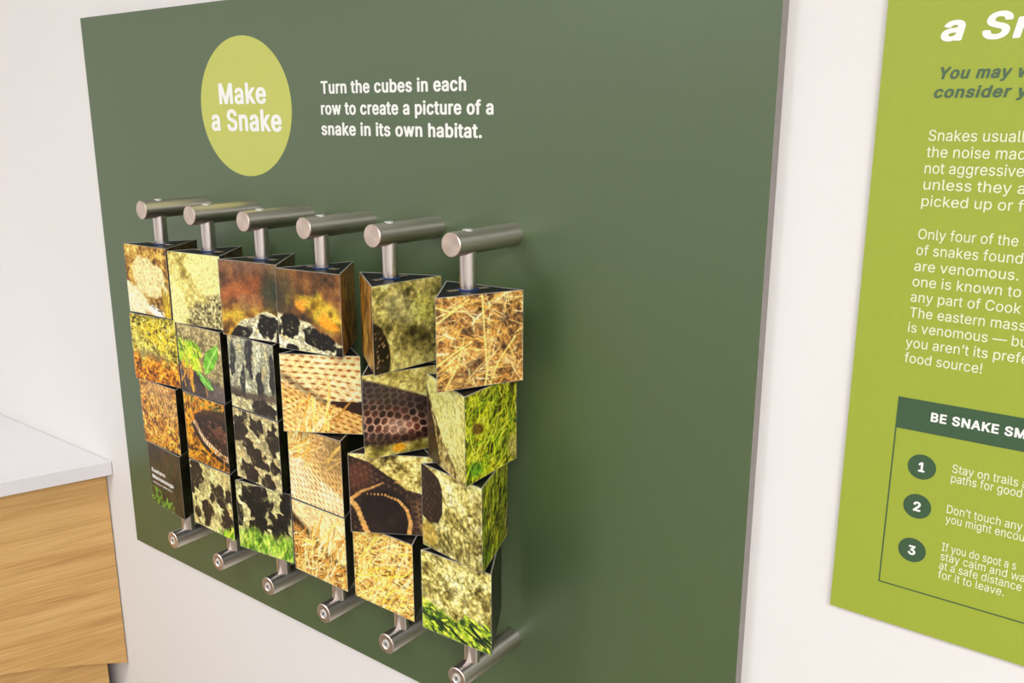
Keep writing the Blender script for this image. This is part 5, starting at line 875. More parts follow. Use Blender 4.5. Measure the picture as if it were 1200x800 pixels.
def rock(p, tint=(0, 0, 0), f=6):
    a = p.noise(f, f, 3)
    b = p.noise(24, 24, 3)
    t = 0.5 * a + 0.5 * b
    tt = np.array(tint)
    p.img = p.ramp(t, [(0.15, np.array((72, 66, 40)) + tt), (0.36, np.array((140, 130, 80)) + tt), (0.55, np.array((194, 184, 124)) + tt), (0.85, np.array((236, 228, 178)) + tt)])
    cr = p.noise(7, 7, 3, 0.6)
    p.mul(np.clip(1 - np.abs(cr - 0.5) * 22, 0, 1) * np.clip(p.noise(4, 4) * 2 - 0.7, 0, 1), 0.5)


def blotched(p, rot, spots, du=0.10, dv=0.075, base=(204, 194, 142), dark=(58, 50, 42), wob=0.5, warp=0.06):
    """cream keeled scales with dark blotches"""
    q, al, rid = p.scales(rot, du, dv, warp + 0.05)
    b = np.array(base, float)
    fine = p.noise(36, 36, 2)
    gap = np.clip((q - 0.78) / 0.2, 0, 1) * (0.2 + 0.8 * p.noise(9, 9, 2))
    sh = (1.06 - 0.5 * gap) * (0.72 + 0.42 * rid) * (0.8 + 0.4 * fine)
    p.img = b * sh[..., None]
    p.mix(np.clip((rid - 0.8) * 6, 0, 1) * 0.5, (150, 128, 80))
    d = np.zeros_like(q)
    for sp in spots:
        d = np.maximum(d, p.ell(*sp, soft=0.3, wob=wob + 0.5, f=9))
    d = np.clip((d + 0.45 * (rid - 0.5) + 0.5 * (fine - 0.5)) * 3.5 - 1.95, 0, 1) * np.clip(d * 6, 0, 1)
    keel = np.clip(1 - np.abs(p.fy) * 5, 0, 1) * np.clip(1 - np.abs(al) * 1.2, 0, 1)
    dc = np.array(dark, float) * (0.62 + 0.75 * keel * rid + 0.5 * (fine - 0.4))[..., None]
    m = d[..., None]
    p.img = p.img * (1 - m) + dc * m
    return d


def grass_foot(p, v0, tilt=0.0, n=150, cols=GRASS):
    edge = v0 + tilt * (p.u - 0.5) - 0.22 * (p.noise(8, 2, 3) - 0.5)
    t = np.clip((p.v - edge) / 0.10, 0, 1) * np.clip(0.5 + p.noise(12, 6, 3), 0, 1)
    g = p.ramp(0.5 * p.noise(7, 4, 3, 0.2) + 0.5 * p.noise(20, 10, 2), [(0.1, (44, 62, 28)), (0.35, (104, 140, 52)), (0.6, (164, 190, 78)), (0.9, (220, 226, 136))])
    p.img = p.img * (1 - t[..., None]) + g * t[..., None]
    p.strokes(n, cols, 0.11, -1.35, 0.7, 0.007, (0, v0 - 0.04, 1, 1.05), mask=np.clip(t, 0, 1), bend=0.7, alpha=0.8)


# ---- first picture: a blotched snake on orange moss (columns 1-4), second: straw, third: a black snake on rock
def f11(p):
    t = 0.6 * p.noise(8, 8, 3) + 0.4 * p.noise(26, 26, 2)
    p.img = p.ramp(t, [(0.15, (60, 42, 22)), (0.4, (134, 96, 44)), (0.6, (186, 150, 72)), (0.85, (222, 198, 116))])
    f = p.noise(22, 22, 3)
    for a, c in (((0.55, 0.46, 0.44, 0.25, 0.3, 0.16, 0.35), (220, 202, 148)), ((0.10, 0.82, 0.42, 0.26, 0.35, 0.16, 0.4), (226, 214, 170))):
        m = p.ell(*a)[..., None]
        p.img = p.img * (1 - m) + np.array(c, float) * (0.86 + 0.26 * f)[..., None] * m
    p.mix(p.ell(0.66, 0.93, 0.18, 0.08, 0.3, 0.3, 0.7), (244, 234, 206))
    p.strokes(14, [(100, 78, 36), (70, 54, 28)], 0.07, 0.4, 0.9, 0.010, (0.5, 0.8, 0.95, 0.95))
    p.strokes(26, [(206, 176, 40), (224, 196, 60), (150, 120, 30)], 0.2, -1.5, 0.25, 0.012, (0.84, 0.66, 1.0, 1.0))


def f12(p):
    f = p.noise(24, 24, 3)
    p.img = p.ramp(0.6 * p.noise(5, 5, 3) + 0.4 * f, [(0.15, (120, 104, 50)), (0.4, (178, 160, 90)), (0.6, (208, 196, 124)), (0.85, (228, 220, 158))])
    m = p.ell(0.80, 0.28, 0.44, 0.34, 0.5, 0.25, 0.4)[..., None]
    p.img = p.img * (1 - m) + np.array((222, 214, 144.0)) * (0.9 + 0.2 * f)[..., None] * m
    d = np.clip((p.v - 0.98 + 0.62 * p.u + 0.2 * (p.noise(5, 5, 2) - 0.5)) / 0.10, 0, 1) * np.clip((p.u - 0.16 - 0.15 * (p.v - 0.5)) / 0.14, 0, 1)
    g = p.ramp(0.4 * p.noise(20, 20, 2) + 0.6 * p.noise(40, 40, 1), [(0.15, (74, 66, 44)), (0.45, (140, 128, 88)), (0.8, (206, 198, 146))])
    p.img = p.img * (1 - d[..., None]) + g * d[..., None]
    m = p.ell(0.10, 0.72, 0.2, 0.32, -0.2, 0.25, 0.4)[..., None]
    p.img = p.img * (1 - m) + np.array((222, 212, 146.0)) * (0.9 + 0.2 * f)[..., None] * m


def f13(p):
    t = 0.7 * p.noise(4, 5, 2, 0.5) + 0.3 * p.noise(14, 14, 2)
    p.img = p.ramp(t, [(0.1, (60, 48, 38)), (0.4, (116, 80, 54)), (0.65, (150, 104, 66)), (0.9, (132, 116, 84))])
    p.mix(np.clip((0.2 - p.v) / 0.2, 0, 1) * 0.6, (118, 98, 84))
    p.mix(p.ell(0.4, 0.36, 0.4, 0.10, -0.3, 0.9, 0.5) * 0.6, (160, 92, 52))
    p.mix(p.ell(0.9, 0.4, 0.17, 0.3, 0, 0.8, 0.3) * 0.7, (58, 68, 50))
    m = np.clip((p.v - 0.52) / 0.16, 0, 1) * 0.85
    c = p.ramp(p.noise(9, 9, 3), [(0.1, (84, 60, 26)), (0.5, (164, 124, 50)), (0.9, (204, 182, 66))])
    p.img = p.img * (1 - m[..., None]) + c * m[..., None]
    line = 0.97 - 0.34 * np.clip((p.u - 0.12) / 0.5, 0, 1) ** 0.8 + 0.03 * np.sin(p.u * 14)
    b = np.clip((p.v - line) / 0.025, 0, 1)
    keep = p.img.copy()
    blotched(p, 0.3, [(0.78, 0.80, 0.20, 0.16, 0), (0.30, 0.95, 0.2, 0.10, -0.3), (1.05, 0.92, 0.14, 0.14, 0)], 0.07, 0.06, (232, 222, 180), (44, 38, 34), 0.1)
    p.img = keep * (1 - b[..., None]) + p.img * b[..., None]


def f14(p):
    t = 0.7 * p.noise(4, 5, 2) + 0.3 * p.noise(14, 14, 2)
    p.img = p.ramp(t, [(0.1, (58, 46, 34)), (0.45, (112, 78, 48)), (0.75, (146, 104, 62)), (1, (110, 104, 60))])
    p.mix(p.ell(0.1, 0.3, 0.2, 0.3, 0, 0.8, 0.4) * 0.6, (62, 62, 48))
    m = p.ell(0.74, 0.52, 0.42, 0.17, 0.35, 0.6, 0.7) * 0.85
    c = p.ramp(p.noise(9, 9, 2), [(0.1, (110, 84, 30)), (0.4, (180, 150, 50)), (0.6, (206, 184, 70)), (0.95, (230, 166, 60))])
    p.img = p.img * (1 - m[..., None]) + c * m[..., None]
    p.mix(p.ell(0.78, 0.60, 0.14, 0.06, 0.3, 0.6, 0.5), (232, 150, 50))
    p.mix(p.ell(0.38, 0.45, 0.10, 0.06, 0.3, 0.6, 0.5), (214, 150, 60))
    keep = p.img.copy()
    blotched(p, 0.3, [(0.22, 0.68, 0.16, 0.17, 0.4), (0.66, 0.82, 0.24, 0.15, 0.25), (-0.03, 0.76, 0.09, 0.13, 0), (0.22, 0.98, 0.12, 0.05, 0), (0.98, 0.98, 0.12, 0.1, 0)], 0.07, 0.06, (230, 220, 176), (42, 36, 32), 0.1)
    line = np.where(p.u < 0.3, 0.53 + 0.12 * np.abs(p.u - 0.06), 0.56 + 0.42 * (p.u - 0.3) ** 1.1) + 0.015 * np.sin(p.u * 22)
    b = np.clip((p.v - line) / 0.025, 0, 1)
    p.img = keep * (1 - b[..., None]) + p.img * b[..., None]


def f21(p):
    t = 0.5 * p.noise(12, 12, 3) + 0.5 * p.noise(34, 34, 2)
    p.img = p.ramp(t, [(0.15, (48, 44, 24)), (0.38, (124, 114, 44)), (0.58, (186, 168, 66)), (0.85, (236, 222, 130))])
    p.mix(p.ell(0.6, 0.28, 0.35, 0.2, 0.2, 0.6, 0.9) * 0.6, (226, 196, 60))
    p.mix(p.ell(0.15, 0.5, 0.3, 0.18, 0.2, 0.6, 0.9) * 0.45, (196, 190, 116))
    o = np.clip((p.v - 0.58 + 0.3 * (p.noise(7, 7, 2) - 0.5)) / 0.12, 0, 1)
    c = p.ramp(0.5 * p.noise(14, 14, 2) + 0.5 * p.noise(38, 38, 2), [(0.15, (66, 40, 18)), (0.4, (160, 98, 28)), (0.6, (216, 148, 42)), (0.9, (246, 200, 96))])
    p.img = p.img * (1 - o[..., None]) + c * o[..., None]
    p.strokes(90, [(46, 42, 24), (64, 54, 26), (40, 36, 22)], 0.07, 0.9, 1.4, 0.007, (0, 0, 1, 0.6))
    p.strokes(90, [(236, 216, 84), (214, 200, 90), (246, 236, 160)], 0.07, -0.8, 1.2, 0.006, (0, 0, 1, 0.6))
    p.mix(p.ell(0.5, 0.60, 0.3, 0.08, 0.1, 0.6, 0.8) * 0.55, (112, 98, 76))


def f31(p):
    c = 0.45 * p.noise(14, 14, 3) + 0.55 * p.noise(38, 38, 2)
    p.img = p.ramp(c, [(0.15, (58, 36, 18)), (0.38, (150, 96, 38)), (0.58, (216, 154, 62)), (0.85, (248, 212, 130))])
    p.mix(p.ell(0.6, 0.2, 0.55, 0.25, 0.4, 0.7, 0.7) * 0.5, (160, 136, 110))
    p.strokes(110, [(236, 168, 48), (248, 200, 84), (200, 130, 36)], 0.06, -1.0, 1.4, 0.008, (0, 0.2, 1, 1))
    p.strokes(80, [(52, 34, 18), (78, 50, 24)], 0.06, 0.8, 1.3, 0.008, (0, 0.2, 1, 1))


def f41(p):
    t = p.noise(5, 3, 3)
    p.img = p.ramp(t, [(0, (38, 34, 26)), (0.5, (70, 58, 42)), (1, (96, 76, 52))])
    p.strokes(24, [(60, 74, 44), (52, 66, 40)], 0.4, -1.4, 0.2, 0.02, bend=0.2, alpha=0.5)
    m = np.clip((p.v - 0.62 - 0.35 * p.u) / 0.1, 0, 1) * np.clip((0.8 - p.u) / 0.2, 0, 1)
    p.strokes(120, [(96, 130, 50), (120, 156, 64), (70, 104, 42)], 0.07, -0.6, 1.4, 0.018, (0, 0.55, 0.8, 1), mask=np.clip(m + 0.05, 0, 1))


def f22(p):
    t = 0.5 * p.noise(10, 10, 3) + 0.5 * p.noise(30, 30, 2)
    p.img = p.ramp(t, [(0.15, (92, 80, 54)), (0.5, (150, 136, 96)), (0.85, (200, 188, 136))])
    low = np.clip((p.v - 0.60 + 0.25 * (p.u - 0.5) * -1) / 0.12, 0, 1)
    c = p.ramp(p.noise(5, 5, 3), [(0, (48, 38, 36)), (0.6, (88, 76, 72)), (1, (118, 108, 104))])
    p.img = p.img * (1 - low[..., None]) + c * low[..., None]
    p.strokes(90, [(140, 176, 40), (176, 200, 50), (196, 206, 80), (92, 126, 30)], 0.13, -2.1, 0.6, 0.022, (0.02, 0.25, 0.5, 0.6))
    p.strokes(30, [(224, 160, 50), (196, 140, 60)], 0.12, -1.4, 0.5, 0.012, (0.02, 0.5, 0.3, 0.9))
    p.mix(p.curve([(0.5, 0.45), (0.57, 0.7), (0.6, 0.98)], 0.016), (150, 110, 80))
    for pts, c in (([(0.93, 0.18), (0.66, 0.32), (0.56, 0.50), (0.60, 0.66), (0.80, 0.54), (0.93, 0.34)], (124, 186, 62)),
                   ([(0.42, 0.60), (0.48, 0.76), (0.64, 0.88), (0.76, 0.85), (0.70, 0.74), (0.60, 0.70)], (118, 180, 74))):
        mk = p.poly(pts)
        p.mix(mk, c)
        p.mul(mk * np.clip(p.noise(6, 14, 2, 0.6) * 1.6 - 0.4, 0, 1), 0.78)
    p.mix(p.curve([(0.60, 0.64), (0.74, 0.44), (0.92, 0.22)], 0.010), (176, 214, 120))
    p.mix(p.curve([(0.44, 0.62), (0.58, 0.76), (0.74, 0.85)], 0.010), (170, 210, 126))


def f32(p):
    c = p.noise(13, 13, 3)
    p.img = p.ramp(c, [(0.05, (52, 36, 16)), (0.35, (138, 92, 28)), (0.6, (196, 138, 40)), (1, (220, 186, 80))])
    p.strokes(60, [(60, 70, 34), (44, 52, 30), (110, 118, 50)], 0.12, -0.9, 1.0, 0.014, (0, 0, 1, 0.5))
    p.strokes(60, [(226, 150, 36), (200, 120, 28)], 0.1, -1.2, 0.8, 0.013, (0, 0, 0.8, 0.6))
    # head of the snake with its pale lip scales
    hd = p.poly([(0.22, 0.42), (0.34, 0.30), (0.6, 0.22), (1.01, 0.25), (1.01, 0.86), (0.6, 0.74), (0.38, 0.62)])
    p.mix(hd, (66, 46, 40))
    p.mul(hd * p.noise(9, 9, 3), 0.6)
    p.mix(p.ell(0.84, 0.46, 0.26, 0.09, 0.25, 0.5, 0.4) * 0.6, (128, 88, 66))
    p.mix(p.ell(0.68, 0.37, 0.06, 0.045, 0.2, 0.4), (24, 18, 16))
    p.strokes(60, [(122, 88, 70), (150, 112, 90), (40, 28, 24)], 0.05, 0.4, 0.6, 0.008, (0.3, 0.26, 1, 0.7), mask=hd)
    p.mix(p.curve([(0.30, 0.33), (0.55, 0.24), (1.0, 0.20)], 0.06, 0.10, soft=3) * 0.8, (48, 34, 26))
    pts = [(0.20 + 0.05, 0.42), (0.32, 0.52), (0.46, 0.63), (0.66, 0.72), (0.86, 0.79), (1.02, 0.80)]
    p.mix(p.curve(pts, 0.045), (222, 196, 160))
    for i in range(22):
        t = i / 21 * 5
        k = min(4, int(t))
        x = pts[k][0] + (pts[k + 1][0] - pts[k][0]) * (t - k)
        y = pts[k][1] + (pts[k + 1][1] - pts[k][1]) * (t - k)
        p.mix(p.curve([(x + 0.015, y - 0.05), (x - 0.015, y + 0.05)], 0.007), (110, 70, 50))
    p.mix(p.curve([(0.2, 0.47), (0.4, 0.68), (0.62, 0.80), (1.02, 0.90)], 0.035), (46, 32, 28))
    p.strokes(50, [(206, 140, 40), (150, 100, 34), (60, 46, 24)], 0.1, -0.9, 1.2, 0.016, (0, 0.72, 0.9, 1))


def f42(p):
    blotched(p, 1.0, [(0.1, 0.2, 0.2, 0.34, 0.3), (0.7, 0.36, 0.26, 0.2, 0.2), (0.35, 0.72, 0.15, 0.2, 0.2), (0.86, 0.75, 0.14, 0.2, 0), (0.12, 0.8, 0.1, 0.12, 0)],
             0.16, 0.07, (204, 192, 134), (62, 50, 42), 0.5)
    m = np.clip((p.v - 1.28 + 0.42 * p.u) / 0.1 + 0.5, 0, 1)
    p.strokes(170, GRASS, 0.14, -1.3, 0.5, 0.014, (0.3, 0.68, 1, 1.04), mask=np.clip(m, 0, 1))


def f23(p):
    blotched(p, 1.55, [(0.1, 0.3, 0.09, 0.26, 0.1), (0.46, 0.22, 0.1, 0.26, 0.1), (0.66, 0.62, 0.08, 0.26, 0), (0.3, 0.62, 0.07, 0.24, 0), (0.95, 0.4, 0.06, 0.3, 0)],
             0.13, 0.075, (176, 174, 146), (66, 66, 66), 0.35, 0.05)
    m = np.clip((p.v - 0.72 - 0.06 * np.sin(p.u * 4) + 0.05 * p.u) / 0.08, 0, 1)
    keep = p.img.copy()
    blotched(p, 0.4, [(0.75, 0.92, 0.28, 0.17, 0), (0.1, 0.78, 0.3, 0.07, 0)], 0.09, 0.07, (210, 198, 150), (60, 52, 46), 0.3)
    p.img = keep * (1 - m[..., None]) + p.img * m[..., None]
    p.mix(p.curve([(0, 0.75), (0.35, 0.80), (0.7, 0.74), (1, 0.72)], 0.05, soft=4) * 0.75, (66, 56, 50))


def f33(p):
    blotched(p, 0.6, [(0.16, 0.22, 0.2, 0.26, 0.3), (0.54, 0.18, 0.14, 0.13, 0.6), (0.4, 0.56, 0.3, 0.13, 0.5), (0.86, 0.3, 0.14, 0.26, 0.2), (0.3, 0.88, 0.24, 0.13, 0.3), (0.72, 0.88, 0.12, 0.18, 0), (0.9, 0.66, 0.12, 0.08, 0)],
             0.10, 0.06, (200, 186, 138), (62, 52, 44), 0.55)


def f43(p):
    blotched(p, 0.7, [(0.38, 0.2, 0.32, 0.26, 0.25), (0.36, 0.6, 0.14, 0.22, 0.2), (0.76, 0.56, 0.22, 0.26, 0.2), (0.95, 0.14, 0.14, 0.2, 0), (0.02, 0.5, 0.08, 0.2, 0)],
             0.09, 0.075, (206, 198, 142), (54, 48, 42), 0.4)
    grass_foot(p, 0.66, -0.02, 170, [(150, 184, 66), (196, 206, 90), (110, 150, 56), (216, 224, 130), (70, 100, 44)])


def gold(p, rot, du, dv, light=(250, 228, 176), dark=(122, 68, 32), warp=0.07):
    """overlapping snake scales: a pale field with a dark dash at the tip of every scale"""
    q, al, rid = p.scales(rot, du, dv, warp)
    d, l = np.array(dark, float), np.array(light, float)
    big = p.noise(3, 3, 2)
    n = p.noise(26, 26, 2)
    base = l * (0.86 + 0.16 * rid + 0.2 * (n - 0.5))[..., None]
    tan = np.clip(0.2 + 0.9 * (p.fy + 0.15) + 0.7 * (big - 0.5), 0, 1)[..., None]
    base = base * (1 - tan * 0.6) + (d * 0.35 + l * 0.65 + np.array((4, -16, -34.0))) * tan * 0.6
    dash = np.clip(1.5 - 1.5 * np.hypot((al - 0.15 * rid) / (0.62 + 0.25 * rid), (p.fy - 0.24) / (0.17 + 0.08 * rid)), 0, 1)
    dash = dash * np.clip(0.55 + 0.8 * (big - 0.2) + 0.4 * (n - 0.5), 0, 1)
    p.img = base * (1 - dash[..., None]) + d * dash[..., None]


def f24(p):
    gold(p, 0.08, 0.125, 0.072)
    a = p.img.copy()
    gold(p, 0.55, 0.10, 0.06, (232, 196, 130), (112, 62, 28))
    m = np.clip((p.v - 0.36 - 0.46 * p.u + 0.12 * p.u * p.u) / 0.03, 0, 1)
    p.img = a * (1 - m[..., None]) + p.img * m[..., None]
    p.mul(p.curve([(0.0, 0.26), (0.25, 0.42), (0.55, 0.60), (1, 0.62)], 0.03, soft=6), 0.55)
    p.mix(p.poly([(0.52, 0.575), (0.75, 0.58), (1.01, 0.575), (1.01, 0.76), (0.85, 0.71), (0.68, 0.64)]), (52, 32, 20))
    p.strokes(34, HAY, 0.3, -1.35, 0.35, 0.012, (0.2, 0.62, 0.6, 1.0))
    p.strokes(10, HAY, 0.26, -0.7, 0.2, 0.012, (0.05, 0.6, 0.8, 0.85))
    p.mix(p.curve([(0.52, 0.9), (0.58, 0.55), (0.60, 0.28)], 0.012, 0.006), (240, 206, 120))


def f34(p):
    gold(p, 0.75, 0.10, 0.05, (226, 192, 132), (96, 58, 30))
    a = p.img.copy()
    gold(p, 0.7, 0.12, 0.055, (250, 232, 184), (150, 92, 46))
    m = np.clip((p.v - 0.3 - 0.42 * p.u + 0.5 * np.maximum(0, 0.35 - p.u)) / 0.06, 0, 1)
    p.img = a * (1 - m[..., None]) + p.img * m[..., None]
    p.mul(np.clip((p.u - 0.45) / 0.4, 0, 1) * np.clip((0.62 - p.v) / 0.3, 0, 1), 0.72)
    p.strokes(44, HAY, 0.28, -1.0, 0.7, 0.012, (0.0, 0.0, 0.45, 0.36))
    p.strokes(14, HAY, 0.4, -0.5, 0.4, 0.010, (0.1, 0.15, 0.9, 0.36))


def f44(p):
    hay(p, 0.5, 150, -0.6, 0.9, 0.010)
    a = p.img.copy()
    gold(p, 0.75, 0.16, 0.11, (250, 226, 172), (206, 150, 90))
    line = 0.06 + 0.50 * p.u ** 0.8
    m = np.clip((line + 0.22 * (1 - (1 - p.u) ** 2) * 0.25 + 0.12 - p.v) / 0.03, 0, 1)
    p.img = a * (1 - m[..., None]) + p.img * m[..., None]
    p.mul(p.curve([(0.0, 0.24), (0.3, 0.38), (0.65, 0.58), (1, 0.72)], 0.05, soft=7), 0.45)
    p.strokes(60, HAY, 0.3, -1.0, 0.9, 0.012, (0.1, 0.3, 1, 1))
    p.strokes(16, HAY, 0.42, -1.1, 0.35, 0.011, (0.4, 0.2, 0.95, 0.55))


def f45(p):
    hay(p, 0.6, 200, -0.5, 1.2, 0.007)
    p.mix(np.ones_like(p.u) * 0.18, (246, 206, 120))
    p.strokes(150, [(248, 212, 130), (238, 190, 92), (252, 232, 170)], 0.26, -0.55, 0.9, 0.007)
    p.strokes(60, [(110, 68, 28), (80, 50, 24)], 0.07, -0.5, 1.0, 0.008)
    p.strokes(40, [(250, 222, 150), (240, 190, 80)], 0.4, -0.6, 0.5, 0.008, bend=0.6)


def f15(p):
    t = 0.6 * p.noise(6, 6, 3) + 0.4 * p.noise(20, 20, 2)
    p.img = p.ramp(t, [(0.15, (74, 68, 44)), (0.4, (136, 126, 76)), (0.6, (178, 164, 100)), (0.9, (220, 208, 144))])
    p.mix(p.ell(0.72, 0.36, 0.2, 0.16, 0.3, 0.7, 0.8) * 0.45, (176, 172, 84))
    p.mix(p.ell(0.35, 0.3, 0.22, 0.14, 0.2, 0.7, 0.9) * 0.35, (190, 186, 150))
    p.mul(p.ell(0.55, 0.62, 0.3, 0.10, -0.2, 0.7, 0.9) * 0.8, 0.66)
    p.mix(np.clip((p.v - 0.80) / 0.15, 0, 1) * 0.75, (206, 192, 126))
    p.speckle(26, 0.2)
    q, al, rid = p.scales(0.4, 0.07, 0.06)
    b = p.ell(-0.04, 0.80, 0.27, 0.40, -0.1, 0.06)
    c = np.array((44, 36, 30), float) * (0.7 + 0.9 * (1 - q) * rid)[..., None]
    p.img = p.img * (1 - b[..., None]) + c * b[..., None]
    p.strokes(14, [(190, 160, 120), (150, 120, 90)], 0.03, -0.8, 0.4, 0.008, (0.02, 0.5, 0.2, 0.95))


def f16(p):
    hay(p, 0.6, 120, 0.5, 1.5, 0.006)
    t = p.noise(8, 8, 3)
    p.mix(np.clip(t * 2.6 - 1.5, 0, 1) * 0.6, (58, 42, 34))
    p.strokes(70, HAY, 0.24, -0.6, 1.3, 0.006)
    p.strokes(30, HAY, 0.18, 0.6, 1.0, 0.007)
    for pts in ([(0.52, 0.02), (0.54, 0.4), (0.57, 0.8), (0.55, 1.0)], [(0.0, 0.72), (0.2, 0.6), (0.4, 0.5)], [(0.02, 0.27), (0.2, 0.16), (0.38, 0.04)],
                [(0.1, 0.98), (0.24, 0.74), (0.32, 0.45)], [(0.9, 0.5), (0.7, 0.75), (0.6, 1.0)], [(0.0, 0.1), (0.16, 0.16), (0.32, 0.1)]):
        p.mix(p.curve(pts, 0.011, 0.007), (246, 212, 130))


def black_scales(p, rot, du, dv, red=0.5):
    q, al, rid = p.scales(rot, du, dv, 0.10)
    base = p.ramp(p.noise(4, 4, 2), [(0.2, (58, 50, 46)), (0.8, (100, 54, 42))]) * (1 - red) + np.array((108, 60, 46)) * red
    p.img = base * (0.5 + 0.65 * rid)[..., None]
    p.mul(np.clip((0.5 - q) / 0.3, 0, 1) * 0.5, 0.7)
    p.mix(np.clip((q - 0.62) / 0.25, 0, 1) * (0.45 + 0.6 * p.noise(9, 9, 2)), (206, 168, 144))
    p.mul(np.clip((0.15 - p.fy - 0.3) / 0.2, 0, 1) * 0.5, 0.55)


def f25(p):
    rock(p, (10, 6, -4))
    p.mix(np.ones_like(p.u) * 0.4, (196, 180, 110))
    a = p.img.copy()
    black_scales(p, 0.35, 0.105, 0.075, 0.3)
    p.mix(np.clip((0.45 - p.v + 0.35 * p.u) / 0.25, 0, 1) * 0.75, (58, 52, 50))
    p.mix(p.ell(0.42, 0.66, 0.16, 0.1, 0.3, 0.9) * 0.5, (214, 184, 160))
    line = 0.03 + 0.42 * p.u ** 1.1
    m = np.clip((p.v - line) / 0.03, 0, 1)
    p.img = a * (1 - m[..., None]) + p.img * m[..., None]
    bot = np.clip((p.v - 0.80 - 0.05 * np.sin(p.u * 3)) / 0.05, 0, 1)
    p.mix(np.clip((p.v - 0.72) / 0.08, 0, 1) * (1 - bot) * 0.7, (44, 32, 26))
    c = p.ramp(p.noise(8, 8, 3), [(0.1, (70, 62, 30)), (0.5, (140, 128, 66)), (0.9, (206, 192, 120))])
    p.img = p.img * (1 - bot[..., None]) + c * bot[..., None]
    p.mix(p.ell(0.42, 0.92, 0.08, 0.05, 0, 0.4), (206, 150, 50))


def f35(p):
    rock(p, (10, 4, -6))
    hd = p.poly([(-0.01, 0.02), (0.25, 0.10), (0.5, 0.28), (0.66, 0.42), (0.95, 0.5), (1.01, 0.6), (1.01, 0.96), (0.8, 1.01), (-0.01, 1.01)])
    q, al, rid = p.scales(0.5, 0.075, 0.06, 0.05)
    c = np.array((64, 50, 42), float) * (0.6 + 0.7 * (1 - q) * (0.4 + rid))[..., None]
    p.img = p.img * (1 - hd[..., None]) + c * hd[..., None]
    p.mix(p.ell(0.12, 0.28, 0.16, 0.2, 0.4, 0.8) * 0.55, (112, 70, 54))
    p.mix(hd * p.ell(0.84, 0.74, 0.22, 0.22, 0, 0.8) * np.clip((q - 0.55) / 0.3, 0, 1) * 0.8, (150, 116, 84))
    p.mix(p.ell(0.42, 0.76, 0.34, 0.32, 0.2, 0.25), (52, 42, 38))
    p.mul(p.ell(0.42, 0.76, 0.34, 0.32, 0.2, 0.25) * p.noise(9, 4, 3, 0.8), 0.6)

    def lip(pts, w0, w1, step):
        k = len(pts) - 1
        for i in range(step):
            t = i / (step - 1) * k
            j = min(k - 1, int(t))
            x = pts[j][0] + (pts[j + 1][0] - pts[j][0]) * (t - j)
            y = pts[j][1] + (pts[j + 1][1] - pts[j][1]) * (t - j)
            w = w0 + (w1 - w0) * i / (step - 1)
            p.mix(p.ell(x, y, w, w * 1.25, 0.4, 0.4) * (0.75 + 0.25 * p.r.rand()), (196 + 20 * p.r.rand(), 158, 96))
    lip([(0.0, 0.58), (0.14, 0.48), (0.28, 0.42), (0.40, 0.36)], 0.022, 0.008, 16)
    lip([(0.02, 0.60), (0.09, 0.68), (0.14, 0.84), (0.2, 1.0)], 0.030, 0.036, 9)
    lip([(0.22, 0.50), (0.42, 0.50), (0.58, 0.56), (0.68, 0.68), (0.72, 0.84), (0.70, 0.98)], 0.007, 0.028, 24)
    lip([(0.55, 0.34), (0.62, 0.33), (0.68, 0.30)], 0.010, 0.008, 7)
    p.mix(p.ell(0.97, 0.92, 0.12, 0.1, 0, 0.5, 0.5), (190, 160, 80))


def rock_right(p):
    rock(p, (6, 4, -4))
    cr = p.noise(5, 5, 3, 0.5)
    p.mul(np.clip(1 - np.abs(cr - 0.5) * 14, 0, 1) * 0.7, 0.55)
    p.speckle(34, 0.18)


def f36(p):
    rock_right(p)
    p.mul(np.clip((p.v - 0.6) / 0.3, 0, 1) * p.noise(20, 20, 2), 0.7)
    bd = p.poly([(-0.01, -0.01), (0.12, 0.02), (0.30, 0.1), (0.36, 0.22), (0.36, 0.5), (0.28, 0.64), (0.12, 0.68), (-0.01, 0.62)])
    q, al, rid = p.scales(1.2, 0.07, 0.05)
    c = np.array((62, 48, 38), float) * (0.6 + 0.7 * (1 - q) * (0.4 + rid))[..., None]
    p.img = p.img * (1 - bd[..., None]) + c * bd[..., None]
    p.mix(p.ell(0.08, 0.82, 0.16, 0.12, 0, 0.5, 0.7) * 0.6, (170, 138, 58))


def f46(p):
    rock_right(p)
    m = np.clip((p.v - 0.50 - 0.22 * p.u + 0.3 * (p.noise(6, 6, 2) - 0.5)) / 0.12, 0, 1)
    c = p.ramp(p.noise(14, 14, 3), [(0.05, (34, 50, 30)), (0.35, (84, 104, 44)), (0.6, (150, 168, 60)), (1, (214, 214, 100))])
    p.img = p.img * (1 - m[..., None]) + c * m[..., None]
    p.strokes(110, [(170, 196, 60), (200, 210, 80), (120, 150, 50), (50, 76, 44)], 0.07, 0.5, 1.0, 0.014, (0, 0.5, 1, 1), mask=m)
    p.strokes(26, [(46, 60, 40), (36, 50, 38)], 0.16, 0.55, 0.3, 0.016, (0, 0.55, 1, 1), mask=m)


def f26l(p):
    rock(p, (6, 6, -6))
    p.mix(p.ell(0.55, 0.3, 0.5, 0.45, 0.5, 0.7, 0.3) * 0.7, (222, 214, 140))
    d = p.poly([(-0.01, 0.12), (0.2, 0.42), (0.5, 0.72), (0.9, 0.98), (1.01, 1.01), (-0.01, 1.01)])
    c = p.ramp(p.noise(24, 18, 3, 0.6), [(0.1, (66, 56, 34)), (0.5, (146, 128, 80)), (0.9, (206, 194, 140))])
    p.img = p.img * (1 - d[..., None]) + c * d[..., None]
    p.mix(p.poly([(-0.01, 0.16), (0.14, 0.44), (0.3, 0.8), (0.34, 1.01), (-0.01, 1.01)]) * 0.85, (50, 38, 30))
    p.speckle(30, 0.16)


